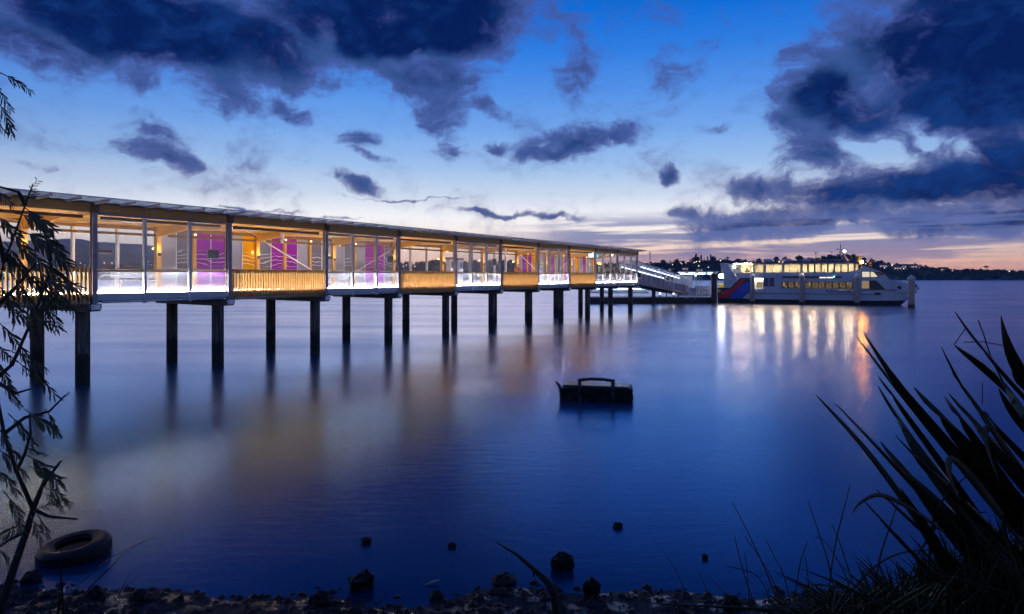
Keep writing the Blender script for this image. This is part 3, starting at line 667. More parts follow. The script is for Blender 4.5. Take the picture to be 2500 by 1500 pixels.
mb.tube(pth,.05,8); mb.build('hoop',M['white'],gate)
mb=MB(); mb.tube([(.1,0,2.45),(1.4,0,2.45)],.045,6); mb.tube([(.3,0,1.3),(1.1,0,1.3)],.045,6); mb.tube([(.05,0,.8),(.9,0,.8)],.045,6); mb.build('crossbar',M['white'],gate)
mb=MB(); mb.box(-.3,1.9,-.3,.5,.004,.10); mb.build('base_plate',M['galv'],gate)

# guide piles with conical caps
def guide_pile(px, Y, d, ztop, label, cap=True, lit=True):
    x=(px-CX)/F*Y; r=empty('guide_pile',(x,Y,0)); tag(r,label,'pile',group='steel guide piles')
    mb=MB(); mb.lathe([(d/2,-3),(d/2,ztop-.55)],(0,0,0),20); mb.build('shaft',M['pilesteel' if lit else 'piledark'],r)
    if cap:
        mb=MB(); mb.lathe([(d/2*1.12,ztop-.57),(d/2*1.15,ztop-.40),(.02,ztop)],(0,0,0),20,0,False); mb.build('cap',M['white'],r)
    else:
        mb=MB(); mb.lathe([(d/2*1.02,ztop-.548),(.01,ztop-.545)],(0,0,0),20); mb.build('cap',M['cap'],r)
    mb=MB(); mb.lathe([(d/2+.012,-.3),(d/2+.012,.42)],(0,0,0),20); mb.build('tide_mark',M['black'],r)
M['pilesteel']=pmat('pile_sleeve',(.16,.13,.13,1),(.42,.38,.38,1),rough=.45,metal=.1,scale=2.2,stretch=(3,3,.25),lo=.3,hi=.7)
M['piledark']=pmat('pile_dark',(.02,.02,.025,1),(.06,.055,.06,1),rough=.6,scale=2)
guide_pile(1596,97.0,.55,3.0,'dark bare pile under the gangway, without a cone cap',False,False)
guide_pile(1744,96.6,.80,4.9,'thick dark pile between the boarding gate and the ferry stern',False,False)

# ------------------------------------------------------------------ ferry
FS=Vector((30.5,100.2)); FD=Vector((.897,-.441)).normalized(); FN=Vector((-FD.y,FD.x))
fer=empty('ferry',(FS.x,FS.y,0),math.atan2(FD.y,FD.x)); tag(fer,'white two deck passenger ferry with lit windows and red and blue stern stripes','ferry')
def fp(zx,zy,w=0):
    """ferry-local (s,z) of a photo detail on the side plane w metres inboard (zx,zy in a 4.418x crop at 1720,580)"""
    px=1720+zx/4.418; py=580+zy/4.418; u=(px-CX)/F
    S=FS+FN*w
    s=(u*S.y-S.x)/(FD.x-u*FD.y); Y=S.y+s*FD.y
    return s, EYE+(HY-py)/F*Y
def fs(zx): return fp(zx,415)[0]
def strip_wall(mb,s0,s1,z0,z1,wins,w,th=.06):
    """wall in the plane y=w with a row of window openings (a,b,za,zb)"""
    if not wins: mb.box(s0,s1,w,w+th,z0,z1); return
    za=min(q[2] for q in wins); zb=max(q[3] for q in wins)
    mb.box(s0,s1,w,w+th,z0,za); mb.box(s0,s1,w,w+th,zb,z1)
    cur=s0
    for a,b,_,_ in sorted(wins):
        if a>cur+.005: mb.box(cur,a,w,w+th,za,zb)
        cur=b
    if s1>cur+.005: mb.box(cur,s1,w,w+th,za,zb)
BEAM=7.6
M['cab_in']=pmat('cabin_lining',(.14,.135,.125,1),(.22,.21,.19,1),rough=.6,scale=1.5)
M['cab_busy']=pmat('cabin_far_side',(.03,.028,.022,1),(.26,.22,.15,1),rough=.6,scale=2.6,stretch=(1.6,1,1),lo=.42,hi=.60)
M['seat']=pmat('seat_fabric',(.08,.07,.09,1),(.22,.16,.12,1),rough=.8,scale=2.5)
M['cablight']=emat('cabin_light',(1,.72,.36),230); M['cablight2']=emat('cabin_light_low',(1,.76,.42),46)
M['fglass']=glass_mat('cabin_glass',tint=(.88,.9,.9),haze=.03)
M['flood']=emat('flood_lamp',(1,.95,.88),60); M['amber']=emat('amber_lamp',(1,.33,.02),420); M['mastl']=emat('mast_lamp',(1,.75,.6),40); M['greenl']=emat('nav_green',(.2,1,.7),5)
def ferry():
    # hull: lofted stations (s, zkeel, zboot, zdeck, inboard offset of near side)
    sB=fs(2095)
    st=[(0,-.6,.70,2.05,.0),(2,-.6,.70,2.05,0),(8,-.6,.68,2.05,0),(14,-.6,.68,2.05,0),(18.5,-.6,.68,2.0,.02),(21.5,-.6,.68,2.12,.25),(23.0,-.5,.68,2.30,.7)]
    # stations then the raked bow
    ring=[]
    for s,k,b,d,o in st:
        ring.append([(s,o+.25,k),(s,o,b),(s,o,b+.8),(s,o,d),(s,BEAM-o,d),(s,BEAM-o,b+.8),(s,BEAM-o,b),(s,BEAM-o-.25,k)])
    bow=[(sB-.0,1.3,-.35),(sB+.95,1.15,.68),(sB+1.8,1.1,1.5),(sB+2.55,1.3,2.55)]
    (s0,o0,k0),(s1,o1,b1),(s2,o2,c2),(s3,o3,d3)=bow
    ring.append([(s0,o0,k0),(s1,o1,b1),(s2,o2,c2),(s3,o3,d3),(s3,BEAM-o3,d3),(s2,BEAM-o2,c2),(s1,BEAM-o1,b1),(s0,BEAM-o0,k0)])
    mb=MB()
    for A,B in zip(ring,ring[1:]):
        for j in range(7):
            mb.face([A[j],B[j],B[j+1],A[j+1]],1 if j in (0,6) else 0)
        mb.face([A[7],B[7],B[0],A[0]],1)
    mb.face(ring[0][::-1],0); mb.face(ring[-1],0)
    mb.build('hull',[M['white'],M['black']],fer)
    # rubbing strake
    mb=MB(); z=fp(800,606)[1]; mb.box(.1,20.5,-.05,-.003,z-.045,z+.03); mb.build('strake',M['navy'],fer)
    mb=MB(); z=fp(800,665)[1]; mb.box(4.0,21.2,-.02,-.004,z-.05,z+.0); mb.build('boot_line',M['fascia'],fer)
    # stripes at the stern quarter
    def patch(name,poly,y,mat):
        mb=MB(); mb.prism([fp(a,b) for a,b in poly],lambda p,q,w:(p,w,q),y-.006,y); return mb.build(name,mat,fer)
    patch('stern_wing',[(140,660),(140,542),(275,542),(385,432),(505,432),(505,560),(405,660)],-.010,M['navy'])
    patch('red_stripe',[(141,655),(247,655),(302,592),(405,500),(432,448),(396,446),(292,558),(200,575)],-.020,M['red'])
    patch('blue_stripe',[(262,658),(392,658),(492,556),(492,480),(425,490),(305,604)],-.022,M['blue'])
    patch('stripe_line',[(141,594),(500,604),(500,608),(141,600)],-.030,M['white'])
    # aft bulwark quarter (white slab between the flood lamp and the stripes)
    mb=MB(); mb.prism([fp(a,b) for a,b in [(205,541),(272,541),(384,430),(345,428),(245,277),(165,277),(205,430)]],lambda p,q,w:(p,w,q),-.004,.35); mb.build('stern_pillar',M['white'],fer)
    mb=MB(); mb.prism([fp(a,b) for a,b in [(205,541),(272,541),(384,430),(345,428),(245,277),(165,277),(205,430)]],lambda p,q,w:(p,w,q),BEAM-.35,BEAM); mb.build('stern_pillar',M['white'],fer)
    mb=MB(); mb.prism([fp(a,b) for a,b in [(243,280),(252,280),(340,425),(332,425)]],lambda p,q,w:(p,w,q),-.05,-.006); mb.build('pillar_edge',M['fascia'],fer)
    mb=MB(); mb.box(fs(150),fs(205),.4,BEAM-.4,2.06,2.10); mb.build('aft_deck',M['deck'],fer)
    mb=MB(); mb.box(fs(150),fs(200),.35,.42,2.1,2.9); mb.build('gate',M['yellow'],fer)
    mb=MB(); s,z=fp(155,575); mb.box(s-.2,s+.25,-.04,-.012,z-.18,z+.18); mb.build('door_plate',M['yellow'],fer)
    # main deck cabin
    a0,a1=fs(632),fs(1690); z0,z1=2.05,fp(1000,442)[1]
    zb=fp(1000,548)[1]; zt=fp(1000,480)[1]
    def run(x0,x1,n,gap,za,zbb):
        out=[]; 
        for i in range(n):
            a=fs(x0+(x1-x0)*i/n)+gap; b=fs(x0+(x1-x0)*(i+1)/n)-gap; out.append((a,b,za,zbb))
        return out
    low=run(832,1035,3,.08,zb,zt)+run(1080,1602,7,.08,zb,zt)
    mb=MB(); strip_wall(mb,a0,a1,z0,z1,low,0)
    mb.box(a0,a0+.06,.06,BEAM,z0,z1); mb.box(a1-.06,a1,.06,BEAM,z0,z1); mb.build('lower_cabin',M['white'],fer)
    mb=MB(); strip_wall(mb,a0,a1,z0,z1,low,BEAM-.06); mb.build('lower_cabin',M['white'],fer)
    for i,(a,b,c,d) in enumerate(low):
        mb=MB(); mb.box(a,b,.02,.03,c,d); o=mb.build('window',M['fglass'],fer)
        mb=MB(); mb.box(a-.08,a+.01,-.012,.018,c-.05,d+.05); mb.box(b-.01,b+.08,-.012,.018,c-.05,d+.05); mb.box(a+.01,b-.01,-.012,.018,d,d+.05); mb.box(a+.01,b-.01,-.012,.018,c-.05,c); mb.build('frame',M['dark'],o)
    mb=MB(); mb.box(a0+.1,a1-.1,.3,BEAM-.3,z1-.10,z1-.04); mb.build('cabin_ceiling',M['cab_in'],fer)
    mb=MB(); mb.box(a0+.1,a1-.1,3.75,3.85,z0+.02,z1-.11); mb.build('cabin_bulkhead',M['cab_busy'],fer)
    for i in range(11):
        x=a0+2.9+i*1.75*.98
        if x>a1-.6: break
        mb=MB(); mb.box(x,x+.7,1.5,1.9,z1-.13,z1-.102); mb.build('cabin_light',M['cablight2'],fer)
        mb=MB(); mb.box(x-.3,x+.05,.5,2.6,z0+.03,z0+.5); mb.box(x-.35,x-.24,.5,2.6,z0+.5,z0+1.0+.3*random.random()); mb.build('seat_row',M['seat'],fer)
    # doors and aft alcove windows
    s,z=fp(690,478); mb=MB(); mb.box(fs(636),fs(690),-.012,-.004,fp(0,525)[1],fp(0,432)[1]); mb.box(fs(697),fs(752),-.012,-.004,fp(0,525)[1],fp(0,432)[1]); mb.build('side_door',M['navy2'],fer)
    mb=MB(); mb.box(fs(636),fs(762),-.010,-.003,fp(0,422)[1],fp(0,385)[1]); mb.build('door_hood',M['navy2'],fer)
    mb=MB(); mb.box(fs(505),a0-.01,.5,.56,z0,z1); mb.build('alcove_wall',M['white'],fer)
    mb=MB(); mb.box(fs(560),fs(622),.47,.495,fp(0,540)[1],fp(0,476)[1]); mb.build('alcove_window',M['dimwin'],fer)
    mb=MB(); mb.box(fs(400),fs(628),.1,.3,z1-.10,z1-.05); mb.build('alcove_light',M['cablight2'],fer)
    # upper deck edge band
    zu0,zu1=fp(900,438)[1],fp(900,382)[1]
    e0,e1=fs(345),fs(1690)
    mb=MB(); mb.box(e0,e1,-.05,.05,zu0+.003,zu1); mb.box(e0,e1,BEAM-.05,BEAM+.05,zu0+.003,zu1); mb.box(e0,e0+.06,.05,BEAM-.05,zu0+.003,zu1); mb.box(e0,e1,.051,BEAM-.051,zu0+.003,zu0+.10); mb.build('upper_deck',M['white'],fer)
    mb=MB(); mb.box(fs(840),fs(1235),-.062,-.052,fp(0,435)[1],fp(0,419)[1]); mb.box(fs(1385),fs(1478),-.062,-.052,fp(0,435)[1],fp(0,417)[1]); mb.build('side_vent',M['maroon'],fer)
    mb=MB(); mb.box(fs(1240),fs(1310),-.062,-.052,fp(0,437)[1],fp(0,428)[1]); mb.box(fs(1318),fs(1385),-.062,-.052,fp(0,437)[1],fp(0,427)[1]); mb.build('side_light',M['sidel'],fer)
    mb=MB(); s,z=fp(1398,424); mb.ball((s,-.1,z),.09,8); mb.build('nav_light',M['greenl'],fer)
    # upper cabin
    u0,u1=fs(497),fs(1668); zs,zr=fp(900,380)[1],fp(900,291)[1]
    up=[(fs(a),fs(b),zs,zr) for a,b in ((502,634),(660,832),(858,1034))]+[(fs(a),fs(b),zs,zr) for a,b in ((1056,1108),(1122,1182),(1194,1252),(1264,1324),(1336,1394),(1406,1466),(1478,1542),(1554,1614),(1626,1660))]
    mb=MB(); strip_wall(mb,u0,u1,zu1+.002,zr+.16,[(a,b,zs+.03,zr) for a,b,_,_ in up],.25); mb.box(u1-.06,u1,.31,BEAM-.31,zu1+.002,zr+.16); mb.box(u0,u0+.06,.31,2.4,zu1+.002,zr+.16); mb.build('upper_cabin',M['white'],fer)
    mb=MB(); strip_wall(mb,u0,u1,zu1+.002,zr+.16,[(a,b,zs+.03,zr) for a,b,_,_ in up],BEAM-.31); mb.build('upper_cabin',M['white'],fer)
    for a,b,c,d in up:
        mb=MB(); mb.box(a,b,.27,.28,c+.03,d); o=mb.build('window',M['fglass'],fer)
        mb=MB(); mb.box(a-.07,a+.03,.235,.248,c,d+.03); mb.box(b-.03,b+.07,.235,.248,c,d+.03); mb.box(a+.03,b-.03,.235,.248,c,c+.07); mb.build('frame',M['dark'],o)
    mb=MB(); mb.prism([(e0-.9,zr+.165),(e0-1.15,zr+.30),(u1-.4,zr+.33),(u1+.3,zr+.165)],lambda p,q,w:(p,w,q),.05,BEAM-.05); mb.build('roof',M['navy2'],fer)
    mb=MB(); mb.box(u0+.1,u1-.1,.35,BEAM-.35,zr+.10,zr+.155); mb.build('cabin_ceiling',M['cab_in'],fer)
    mb=MB(); mb.box(u0+.1,u1-.1,4.4,4.5,zu0+.11,zr+.09); mb.build('cabin_bulkhead',M['cab_in'],fer)
    i=0; x=u0+1.0
    while x<u1-.8:
        mb=MB(); mb.box(x,x+.8,1.0,1.35,zr+.06,zr+.097); mb.box(x,x+.8,2.6,2.9,zr+.06,zr+.097); mb.build('cabin_light',M['cablight'],fer)
        mb=MB(); mb.box(x-.4,x-.28,.7,2.3,zu0+.12,zs+.38+.16*(i%3)); mb.box(x+.6,x+.8,.9,1.6,zu0+.12,zs+.30+.2*((i+1)%2)); mb.box(x-.4,x+.1,.7,2.3,zu0+.12,zs-.1); mb.build('seat_row',M['seat'],fer)
        x+=2.28; i+=1
    # open aft end of the upper deck
    mb=MB(); mb.box(e0+.2,u0-.1,3.2,3.28,zu1,zr+.16); mb.build('aft_screen',M['cream'],fer)
    mb=MB(); mb.box(e0-.4,u0,.15,.22,zr+.10,zr+.16); mb.build('aft_light',M['cablight'],fer)
    for xx in (400,412,490):
        mb=MB(); mb.box(fs(xx)-.03,fs(xx)+.03,.1,.16,zu1,zr+.15); mb.build('aft_post',M['white'],fer)
    mb=MB(); 
    for i in range(6): mb.ball((fs(430+i*10),1.2+.3*(i%2),zu1+.25+.12*(i%3)),.16,7)
    mb.build('aft_gear',M['seat'],fer)
    mb=MB()
    for h_ in (.35,.7,1.0): mb.tube([(e0-.2,.02,zu1+h_-.05),(u0-.1,.02,zu1+h_-.05)],.025,6)
    for i in range(6): mb.tube([(e0-.2+i*(u0-e0+.1)/5,.02,zu1),(e0-.2+i*(u0-e0+.1)/5,.02,zu1+.96)],.025,6)
    mb.build('deck_railing',M['galv'],fer)
    for i in range(3):
        x=u0+2.2+i*2.6; mb=MB(); mb.lathe([(.01,-.55),(.26,-.5),(.26,.5),(.01,.55)],(0,0,0),12); o=mb.build('life_raft',M['white'],fer,(x,1.3,zr+.58)); o.rotation_euler=(0,R(90),0)
    mb=MB(); mb.tube([(u0+1,.6,zr+.62),(u1-1,.6,zr+.60)],.025,6)
    for i in range(9): mb.tube([(u0+1+i*(u1-u0-2)/8,.6,zr+.3),(u0+1+i*(u1-u0-2)/8,.6,zr+.62)],.022,6)
    mb.build('roof_rail',M['galv'],fer)
    # wheelhouse and sloping foreship
    def slab(name,poly,y0,y1,mat): 
        mb=MB(); mb.prism([fp(a,b) for a,b in poly],lambda p,q,w:(p,w,q),y0,y1); return mb.build(name,mat,fer)
    slab('foreship',[(1480,440),(1480,384),(1560,372),(1690,340),(1700,300),(1790,330),(1885,362),(1925,378),(1990,450),(2015,462),(2015,560),(1660,560),(1660,440)],.06,BEAM-.06,M['white'])
    slab('bow_deck',[(2016,461),(2120,474),(2200,500),(2262,535),(2262,562),(2016,562)],.85,BEAM-.85,M['white'])
    slab('bow_side',[(2016,561),(2262,561),(2290,570),(2250,596),(2016,600)],.5,BEAM-.5,M['white'])
    slab('bow_tip',[(2264,470),(2285,490),(2330,560),(2300,575),(2264,568)],1.5,BEAM-1.5,M['navy2'])
    s,z=fp(2290,592); mb=MB(); mb.bar((s,1.6,z+.25),(s,1.6,z-.1),.07); mb.bar((s-.2,1.6,z-.05),(s+.2,1.6,z-.05),.08); mb.build('anchor',M['dark'],fer)
    w1=slab('wheelhouse_window',[(1700,428),(1700,371),(1780,371),(1780,428)],.030,.055,M['wheelwin'])
    w2=slab('wheelhouse_window',[(1792,428),(1792,371),(1822,374),(1868,426)],.030,.055,M['wheelwin'])
    slab('wheelhouse_frame',[(1692,434),(1692,364),(1830,364),(1890,434)],.056,.0595,M['dark'])
    slab('windscreen',[(1842,370),(1918,372),(1942,405),(1885,410)],.01,.058,M['screenw'])
    slab('foredeck_door',[(1698,550),(1698,470),(1775,470),(1775,550)],.03,.058,M['warmdoor'])
    slab('recess_shade',[(1777,556),(1777,464),(1850,464),(1950,560)],.035,.058,M['dark'])  # flat dark plate; the shade of a recess is put into its colour
    s,z=fp(1868,608); mb=MB(); mb.box(s-.35,s+.35,-.02,.12,z-.16,z+.16); mb.build('hawse',M['dark'],fer)
    mb=MB(); 
    p0=fp(1990,452); p1=fp(2110,462); mb.tube([(p0[0],.9,p0[1]+.02),((p0[0]+p1[0])/2,.95,p0[1]+.05),(p1[0],1.0,p1[1]+.35)],.035,6)
    for t in (0,.33,.66,1): 
        x=p0[0]+(p1[0]-p0[0])*t; mb.tube([(x,.95,1.9),(x,.95,p0[1]+.05)],.025,6)
    mb.build('bow_rail',M['white'],fer)
    s,z=fp(2108,545); mb=MB(); mb.ball((s,1.0,z),.3,10); mb.build('fender',M['dark'],fer)
    mb=MB(); s0,z=fp(1990,568); s1,_=fp(2080,568); mb.box(s0,s1,.42,.47,z-.05,z+.05); mb.build('bow_rope',M['dark'],fer)
    # mast, radar, lamps
    Y=3.5
    def fq(a,b): s,z=fp(a,b,Y); return (s,Y,z)
    mb=MB(); mb.bar(fq(1560,278),fq(1478,140),.30,.22); m_=mb.build('mast',M['white'],fer)
    mb=MB(); mb.bar(fq(1425,130),fq(1505,133),.07); mb.bar(fq(1467,132),fq(1467,80),.10); mb.bar(fq(1467,82),fq(1467,58),.03); mb.bar(fq(1428,133),fq(1428,115),.08); mb.bar(fq(1500,133),fq(1500,115),.08); mb.build('crosstree',M['dark'],m_)
    mb=MB(); mb.ball(fq(1510,150),.16,10); mb.build('mast_light',M['mastl'],m_)
    mb=MB(); mb.bar(fq(1665,290),fq(1665,212),.24); mb.bar(fq(1622,208),fq(1722,208),.12,.12); mb.build('radar',M['dark'],fer)
    mb=MB(); mb.bar(fq(1640,285),fq(1690,280),.5,.35); mb.build('lamp_bracket',M['dark'],fer)
    mb=MB(); mb.ball((fq(1695,266)[0],2.9,fq(1695,266)[2]),.20,10); mb.build('amber_light',M['amber'],fer)
    for a,b in ((1775,1772),(1795,1793),(1808,1806)):
        mb=MB(); mb.tube([fq(a,345),fq(b,215+random.randint(-30,20))],.03,6); mb.build('aerial',M['dark'],fer)
    s,z=fp(178,418); mb=MB(); mb.ball((s,.25,z),.34,12); mb.build('flood_light',M['flood'],fer)
    s,z=fp(308,318); mb=MB(); mb.ball((s,1.2,z),.20,12); mb.build('deck_light',M['flood2'],fer)
    s,z=fp(172,350); mb=MB(); mb.box(s-.15,s+.15,1.6,1.7,z-.3,z+.3); mb.build('stern_window',M['warmdoor'],fer)
    # lettering on the hull
    def text(body,zx,zy,size,mat,name):
        cu=bpy.data.curves.new(name,'FONT'); cu.body=body; cu.size=size; cu.offset=.018; cu.extrude=.006; cu.space_character=1.08
        o=bpy.data.objects.new(name,cu); COL.objects.link(o); dg=bpy.context.evaluated_depsgraph_get()
        me=bpy.data.meshes.new_from_object(o.evaluated_get(dg)); bpy.data.objects.remove(o)
        me.materials.clear(); me.materials.append(mat)
        o=bpy.data.objects.new(name,me); COL.objects.link(o); o.parent=fer; s,z=fp(zx,zy); o.location=(s,-.012,z); o.rotation_euler=(R(90),0,0); return o
    text('Fullers.co.nz',1310,594,.56,M['navy'],'hull_lettering')
M['navy2']=pmat('blue_grey_paint',(.05,.07,.16,1),(.08,.1,.2,1),rough=.4); M['dimwin']=emat('dim_window',(1,.72,.4),.25)
M['maroon']=pmat('maroon_vent',(.05,.015,.02,1),(.08,.02,.03,1),rough=.5); M['sidel']=emat('side_strip_light',(1,.9,.8),1.6)
M['cream']=pmat('cream_screen',(.65,.55,.36,1),(.75,.65,.45,1),rough=.6); M['wheelwin']=emat('lit_wheelhouse_window',(1,.88,.66),.75)
M['screenw']=pmat('windscreen_glass',(.02,.05,.08,1),(.04,.08,.12,1),rough=.08); M['warmdoor']=emat('lit_doorway',(1,.7,.4),.28)
M['flood2']=emat('deck_lamp',(1,.82,.5),32)
ferry()
def gp_line(px):   # the piles stand a metre outside the ferry's near side
    u=(px-CX)/F; S=FS-FN*1.0; s=(u*S.y-S.x)/(FD.x-u*FD.y); return S.y+s*FD.y
guide_pile(1837,gp_line(1837),.62,4.35,'cone capped pile nearest the red and blue stern of the ferry')
guide_pile(1958,gp_line(1958),.68,4.45,'cone capped pile in front of the ferry, left of the hull lettering')
guide_pile(2092,gp_line(2092),.72,4.30,'cone capped pile in front of the ferry, right of the hull lettering')
guide_pile(2225,84.5,.80,4.15,'cone capped pile standing clear in front of the ferry bow')

# ------------------------------------------------------------------ far land
def interp(pts,x):
    if x<=pts[0][0]: return pts[0][1]
    for (a,b),(c,d) in zip(pts,pts[1:]):
        if x<=c: return b+(d-b)*(x-a)/(c-a)
    return pts[-1][1]
SK=[(-900,652),(300,652),(600,650),(950,648),(1100,646),(1310,646),(1560,650),(1620,648),(1700,644),(1760,640),(1850,643),(1950,642),(1990,636),(2040,629),(2085,634),(2130,646),(2200,652),(2300,663),(2400,666),(2500,669),(3400,668)]
YS,YR=600.,760.
def hill(name,sk,y0,y1,step,label,base=682,rough=.0):
    mb=MB(); xs=list(range(sk[0][0],sk[-1][0]+1,step)); rows=[0,.25,.5,.75,1,1.15,1.6]
    v=[]
    for r in rows:
        for px in xs:
            Y=y0+(y1-y0)*r; zt=EYE+(HY-interp(sk,px))/F*y1
            h=(zt+.5)*(min(r,1) if r<=1 else max(0,1-(r-1)*.9))-.5 
            h+= rough*math.sin(px*.07+r*9)*min(1,r*2)
            v.append(((px-CX)/F*Y,Y,h))
    n=len(xs); f=[(j*n+i,j*n+i+1,(j+1)*n+i+1,(j+1)*n+i) for j in range(len(rows)-1) for i in range(n-1)]
    mb.raw(v,f,0,True); o=mb.build(name,M['hill']); tag(o,label,'hill',kind='structure'); return o
hill('far_shore',SK,YS,YR,20,'low dark wooded far shore behind wharf and ferry',rough=.4)
hill('hills',[(-900,610),(60,612),(150,604),(215,603),(300,614),(400,625),(520,640),(640,656),(760,668)],1100,1500,20,'mid distance dark hill seen through the left wharf bays',rough=1)
hill('hills',[(-900,587),(0,590),(80,588),(150,584),(205,583),(228,591),(300,594),(370,600),(480,611),(620,628),(800,648),(1000,662)],2400,3200,20,'far blue ridge with a stepped top seen through the left bays',rough=2)
def land_pt(px,r):
    Y=YS+(YR-YS)*r; zt=EYE+(HY-interp(SK,px))/F*YR
    return Vector(((px-CX)/F*Y,Y,(zt+.5)*r-.5))
# wooded mass
def crown_into(mb,c,rx,rz,k,q,rnd):
    for _ in range(k):
        a=rnd.uniform(0,2*math.pi); t=rnd.uniform(-1,1); rr=rnd.uniform(.55,1.08)
        h=math.sqrt(1-t*t); p=Vector((c[0]+rx*rr*h*math.cos(a),c[1]+rx*rr*h*math.sin(a),c[2]+rz*rr*t))
        u=Vector((rnd.uniform(-1,1),rnd.uniform(-1,1),rnd.uniform(-1,1))).normalized(); w=u.orthogonal().normalized()
        s=q*rnd.uniform(.6,1.3); mb.face([p-u*s,p+w*s,p+u*s*1.1,p-w*s])
rw=random.Random(3)
mb=MB()
for k_ in range(2100):
    px=rw.uniform(-300,2900); r=rw.random()**.8 if k_<1500 else rw.uniform(.93,1.02); p=land_pt(px,r); s=rw.uniform(1.6,3.2)
    crown_into(mb,(p.x,p.y,p.z+s*.5),s*1.2,s*.8,14,s*.55,rw)
o=mb.build('woodland',M['farleaf']); tag(o,'dark mass of trees covering the far shore','woodland',kind='stuff')
def far_tree(kind):
    rnd=random.Random(sum(map(ord,kind))); r=empty({'round':'broadleaf_tree','pine':'pine_tree','palm':'palm_tree','tall':'poplar_tree','flat':'umbrella_tree'}[kind])
    H={'round':7,'pine':9,'palm':9,'tall':9,'flat':7}[kind]
    mb=MB(); mb.tube([(0,0,-1),(0.1,0,H*.5),(0,0,H*.92)],[.35,.22,.08],6); mb.build('trunk',M['bark'],r)
    mb=MB()
    if kind=='round':
        for i in range(8): crown_into(mb,(rnd.uniform(-1.8,1.8),rnd.uniform(-1,1),H*rnd.uniform(.18,.82)),1.9,1.5,40,.6,rnd)
    elif kind=='pine':
        for i in range(9):
            z=H*(.18+.82*i/9); w=(1-i/9.5)*2.2
            for j in range(26):
                a=rnd.uniform(0,6.283); q=w*rnd.uniform(.2,1); p=Vector((q*math.cos(a),q*math.sin(a),z+rnd.uniform(-.3,.4))); s=.4
                mb.face([p+Vector((-s,0,-s*.3)),p+Vector((0,s,0)),p+Vector((s,0,s*.4)),p+Vector((0,-s,0))])
    elif kind=='palm':
        for i in range(22):
            a=rnd.uniform(0,6.283); e=rnd.uniform(-.5,1.1); d=Vector((math.cos(a)*math.cos(e),math.sin(a)*math.cos(e),math.sin(e))); t=Vector((-math.sin(a),math.cos(a),0))*.28
            b=Vector((0,0,H*.9)); m1=b+d*1.2; m2=b+d*2.1+Vector((0,0,-.9)); mb.face([b-t*.5,b+t*.5,m1+t,m1-t]); mb.face([m1-t,m1+t,m2+t*.2,m2-t*.2])
    elif kind=='tall':
        for i in range(6): crown_into(mb,(rnd.uniform(-.3,.3),rnd.uniform(-.3,.3),H*(.3+.12*i)),.8,1.0,26,.45,rnd)
    else:
        for i in range(6): crown_into(mb,(rnd.uniform(-2.6,2.6),rnd.uniform(-1,1),H*rnd.uniform(.82,.95)),1.3,.5,26,.5,rnd)
    mb.build('crown',M['farleaf'],r); return r
PROT={k:None for k in ('round','pine','palm','tall','flat')}
def place_tree(kind,px,hpx,label,group='trees on the far skyline',r=1.0,cat='tree'):
    if PROT[kind] is None: PROT[kind]=o=far_tree(kind)
    else: o=copy_tree(PROT[kind])
    p=land_pt(px,r); H={'round':7,'pine':9,'palm':9,'tall':9,'flat':7}[kind]; s=hpx/F*p.y/H
    o.location=p; o.scale=(s*random.uniform(.9,1.2),)*2+(s,); o.rotation_euler=(0,0,random.uniform(0,6.28)); tag(o,label,cat,group=group)
place_tree('palm',1992,20,'tall palm on the far ridge above the ferry, left of the other palm')
place_tree('palm',2030,16,'smaller palm on the far ridge just right of the tall palm')
place_tree('pine',2051,18,'dark conical pine on the far ridge beside the ferry mast')
place_tree('palm',2234,14,'lone small palm on the low far ridge right of the ferry bow')
place_tree('palm',2311,10,'tiny palm pair tree on the far shore further right of the bow')
place_tree('flat',2407,16,'broad flat topped tree on the low ridge at far right')
place_tree('flat',1775,12,'flat topped tree on the skyline above the ferry stern')
place_tree('round',1620,14,'rounded tree rising on the skyline right of the wharf end')
place_tree('round',1651,14,'rounded tree on the skyline above the lower gangway')
place_tree('tall',1636,12,'slim pointed tree between two rounded ones above the gangway')
place_tree('tall',1699,24,'tall slim poplar above the pontoon shelter')
place_tree('round',1698,18,'bushy dark tree at the foot of the tall poplar')
place_tree('round',1742,16,'bushy tree on the skyline just left of the ferry stern')
for i,px in enumerate((1685,1706,1712,1719,1728,1735)):
    place_tree('tall',px,12+4*((i*7)%3),'slim pointed tree in the row above the pontoon shelter',group='poplars above the shelter')
for px,h in ((1560,7),(1580,8),(1600,8),(1668,9),(1800,10),(1820,9),(1852,12),(1872,10),(1896,16),(1915,15),(1926,10),(1950,18),(1958,14),(1975,10),(2010,8),(2060,10),(2070,12),(2085,14)):
    place_tree('round',px,h,'small dark rounded tree on the skyline between wharf end and ferry mast',group='rounded trees behind the ferry')
for px,h in ((2110,12),(2130,14),(2150,12),(2170,9),(2190,9),(2215,8),(2250,7),(2275,8),(2290,9),(2330,7),(2355,8),(2380,8),(2425,8),(2445,7),(2470,8),(2490,9)):
    place_tree('round',px,h,'small dark rounded tree on the low skyline right of the ferry mast',group='rounded trees right of the ferry')
for px,h in ((975,10),(990,9),(1004,8),(1040,9),(1056,12),(1066,14),(1078,9),(1120,10),(1135,9),(1160,12),(1175,9),(1196,12),(1218,9),(1228,11),(1245,12),(1300,9)):
    place_tree('round',px,h,'small dark rounded tree on the skyline seen through the middle wharf bays',group='trees seen through the wharf')
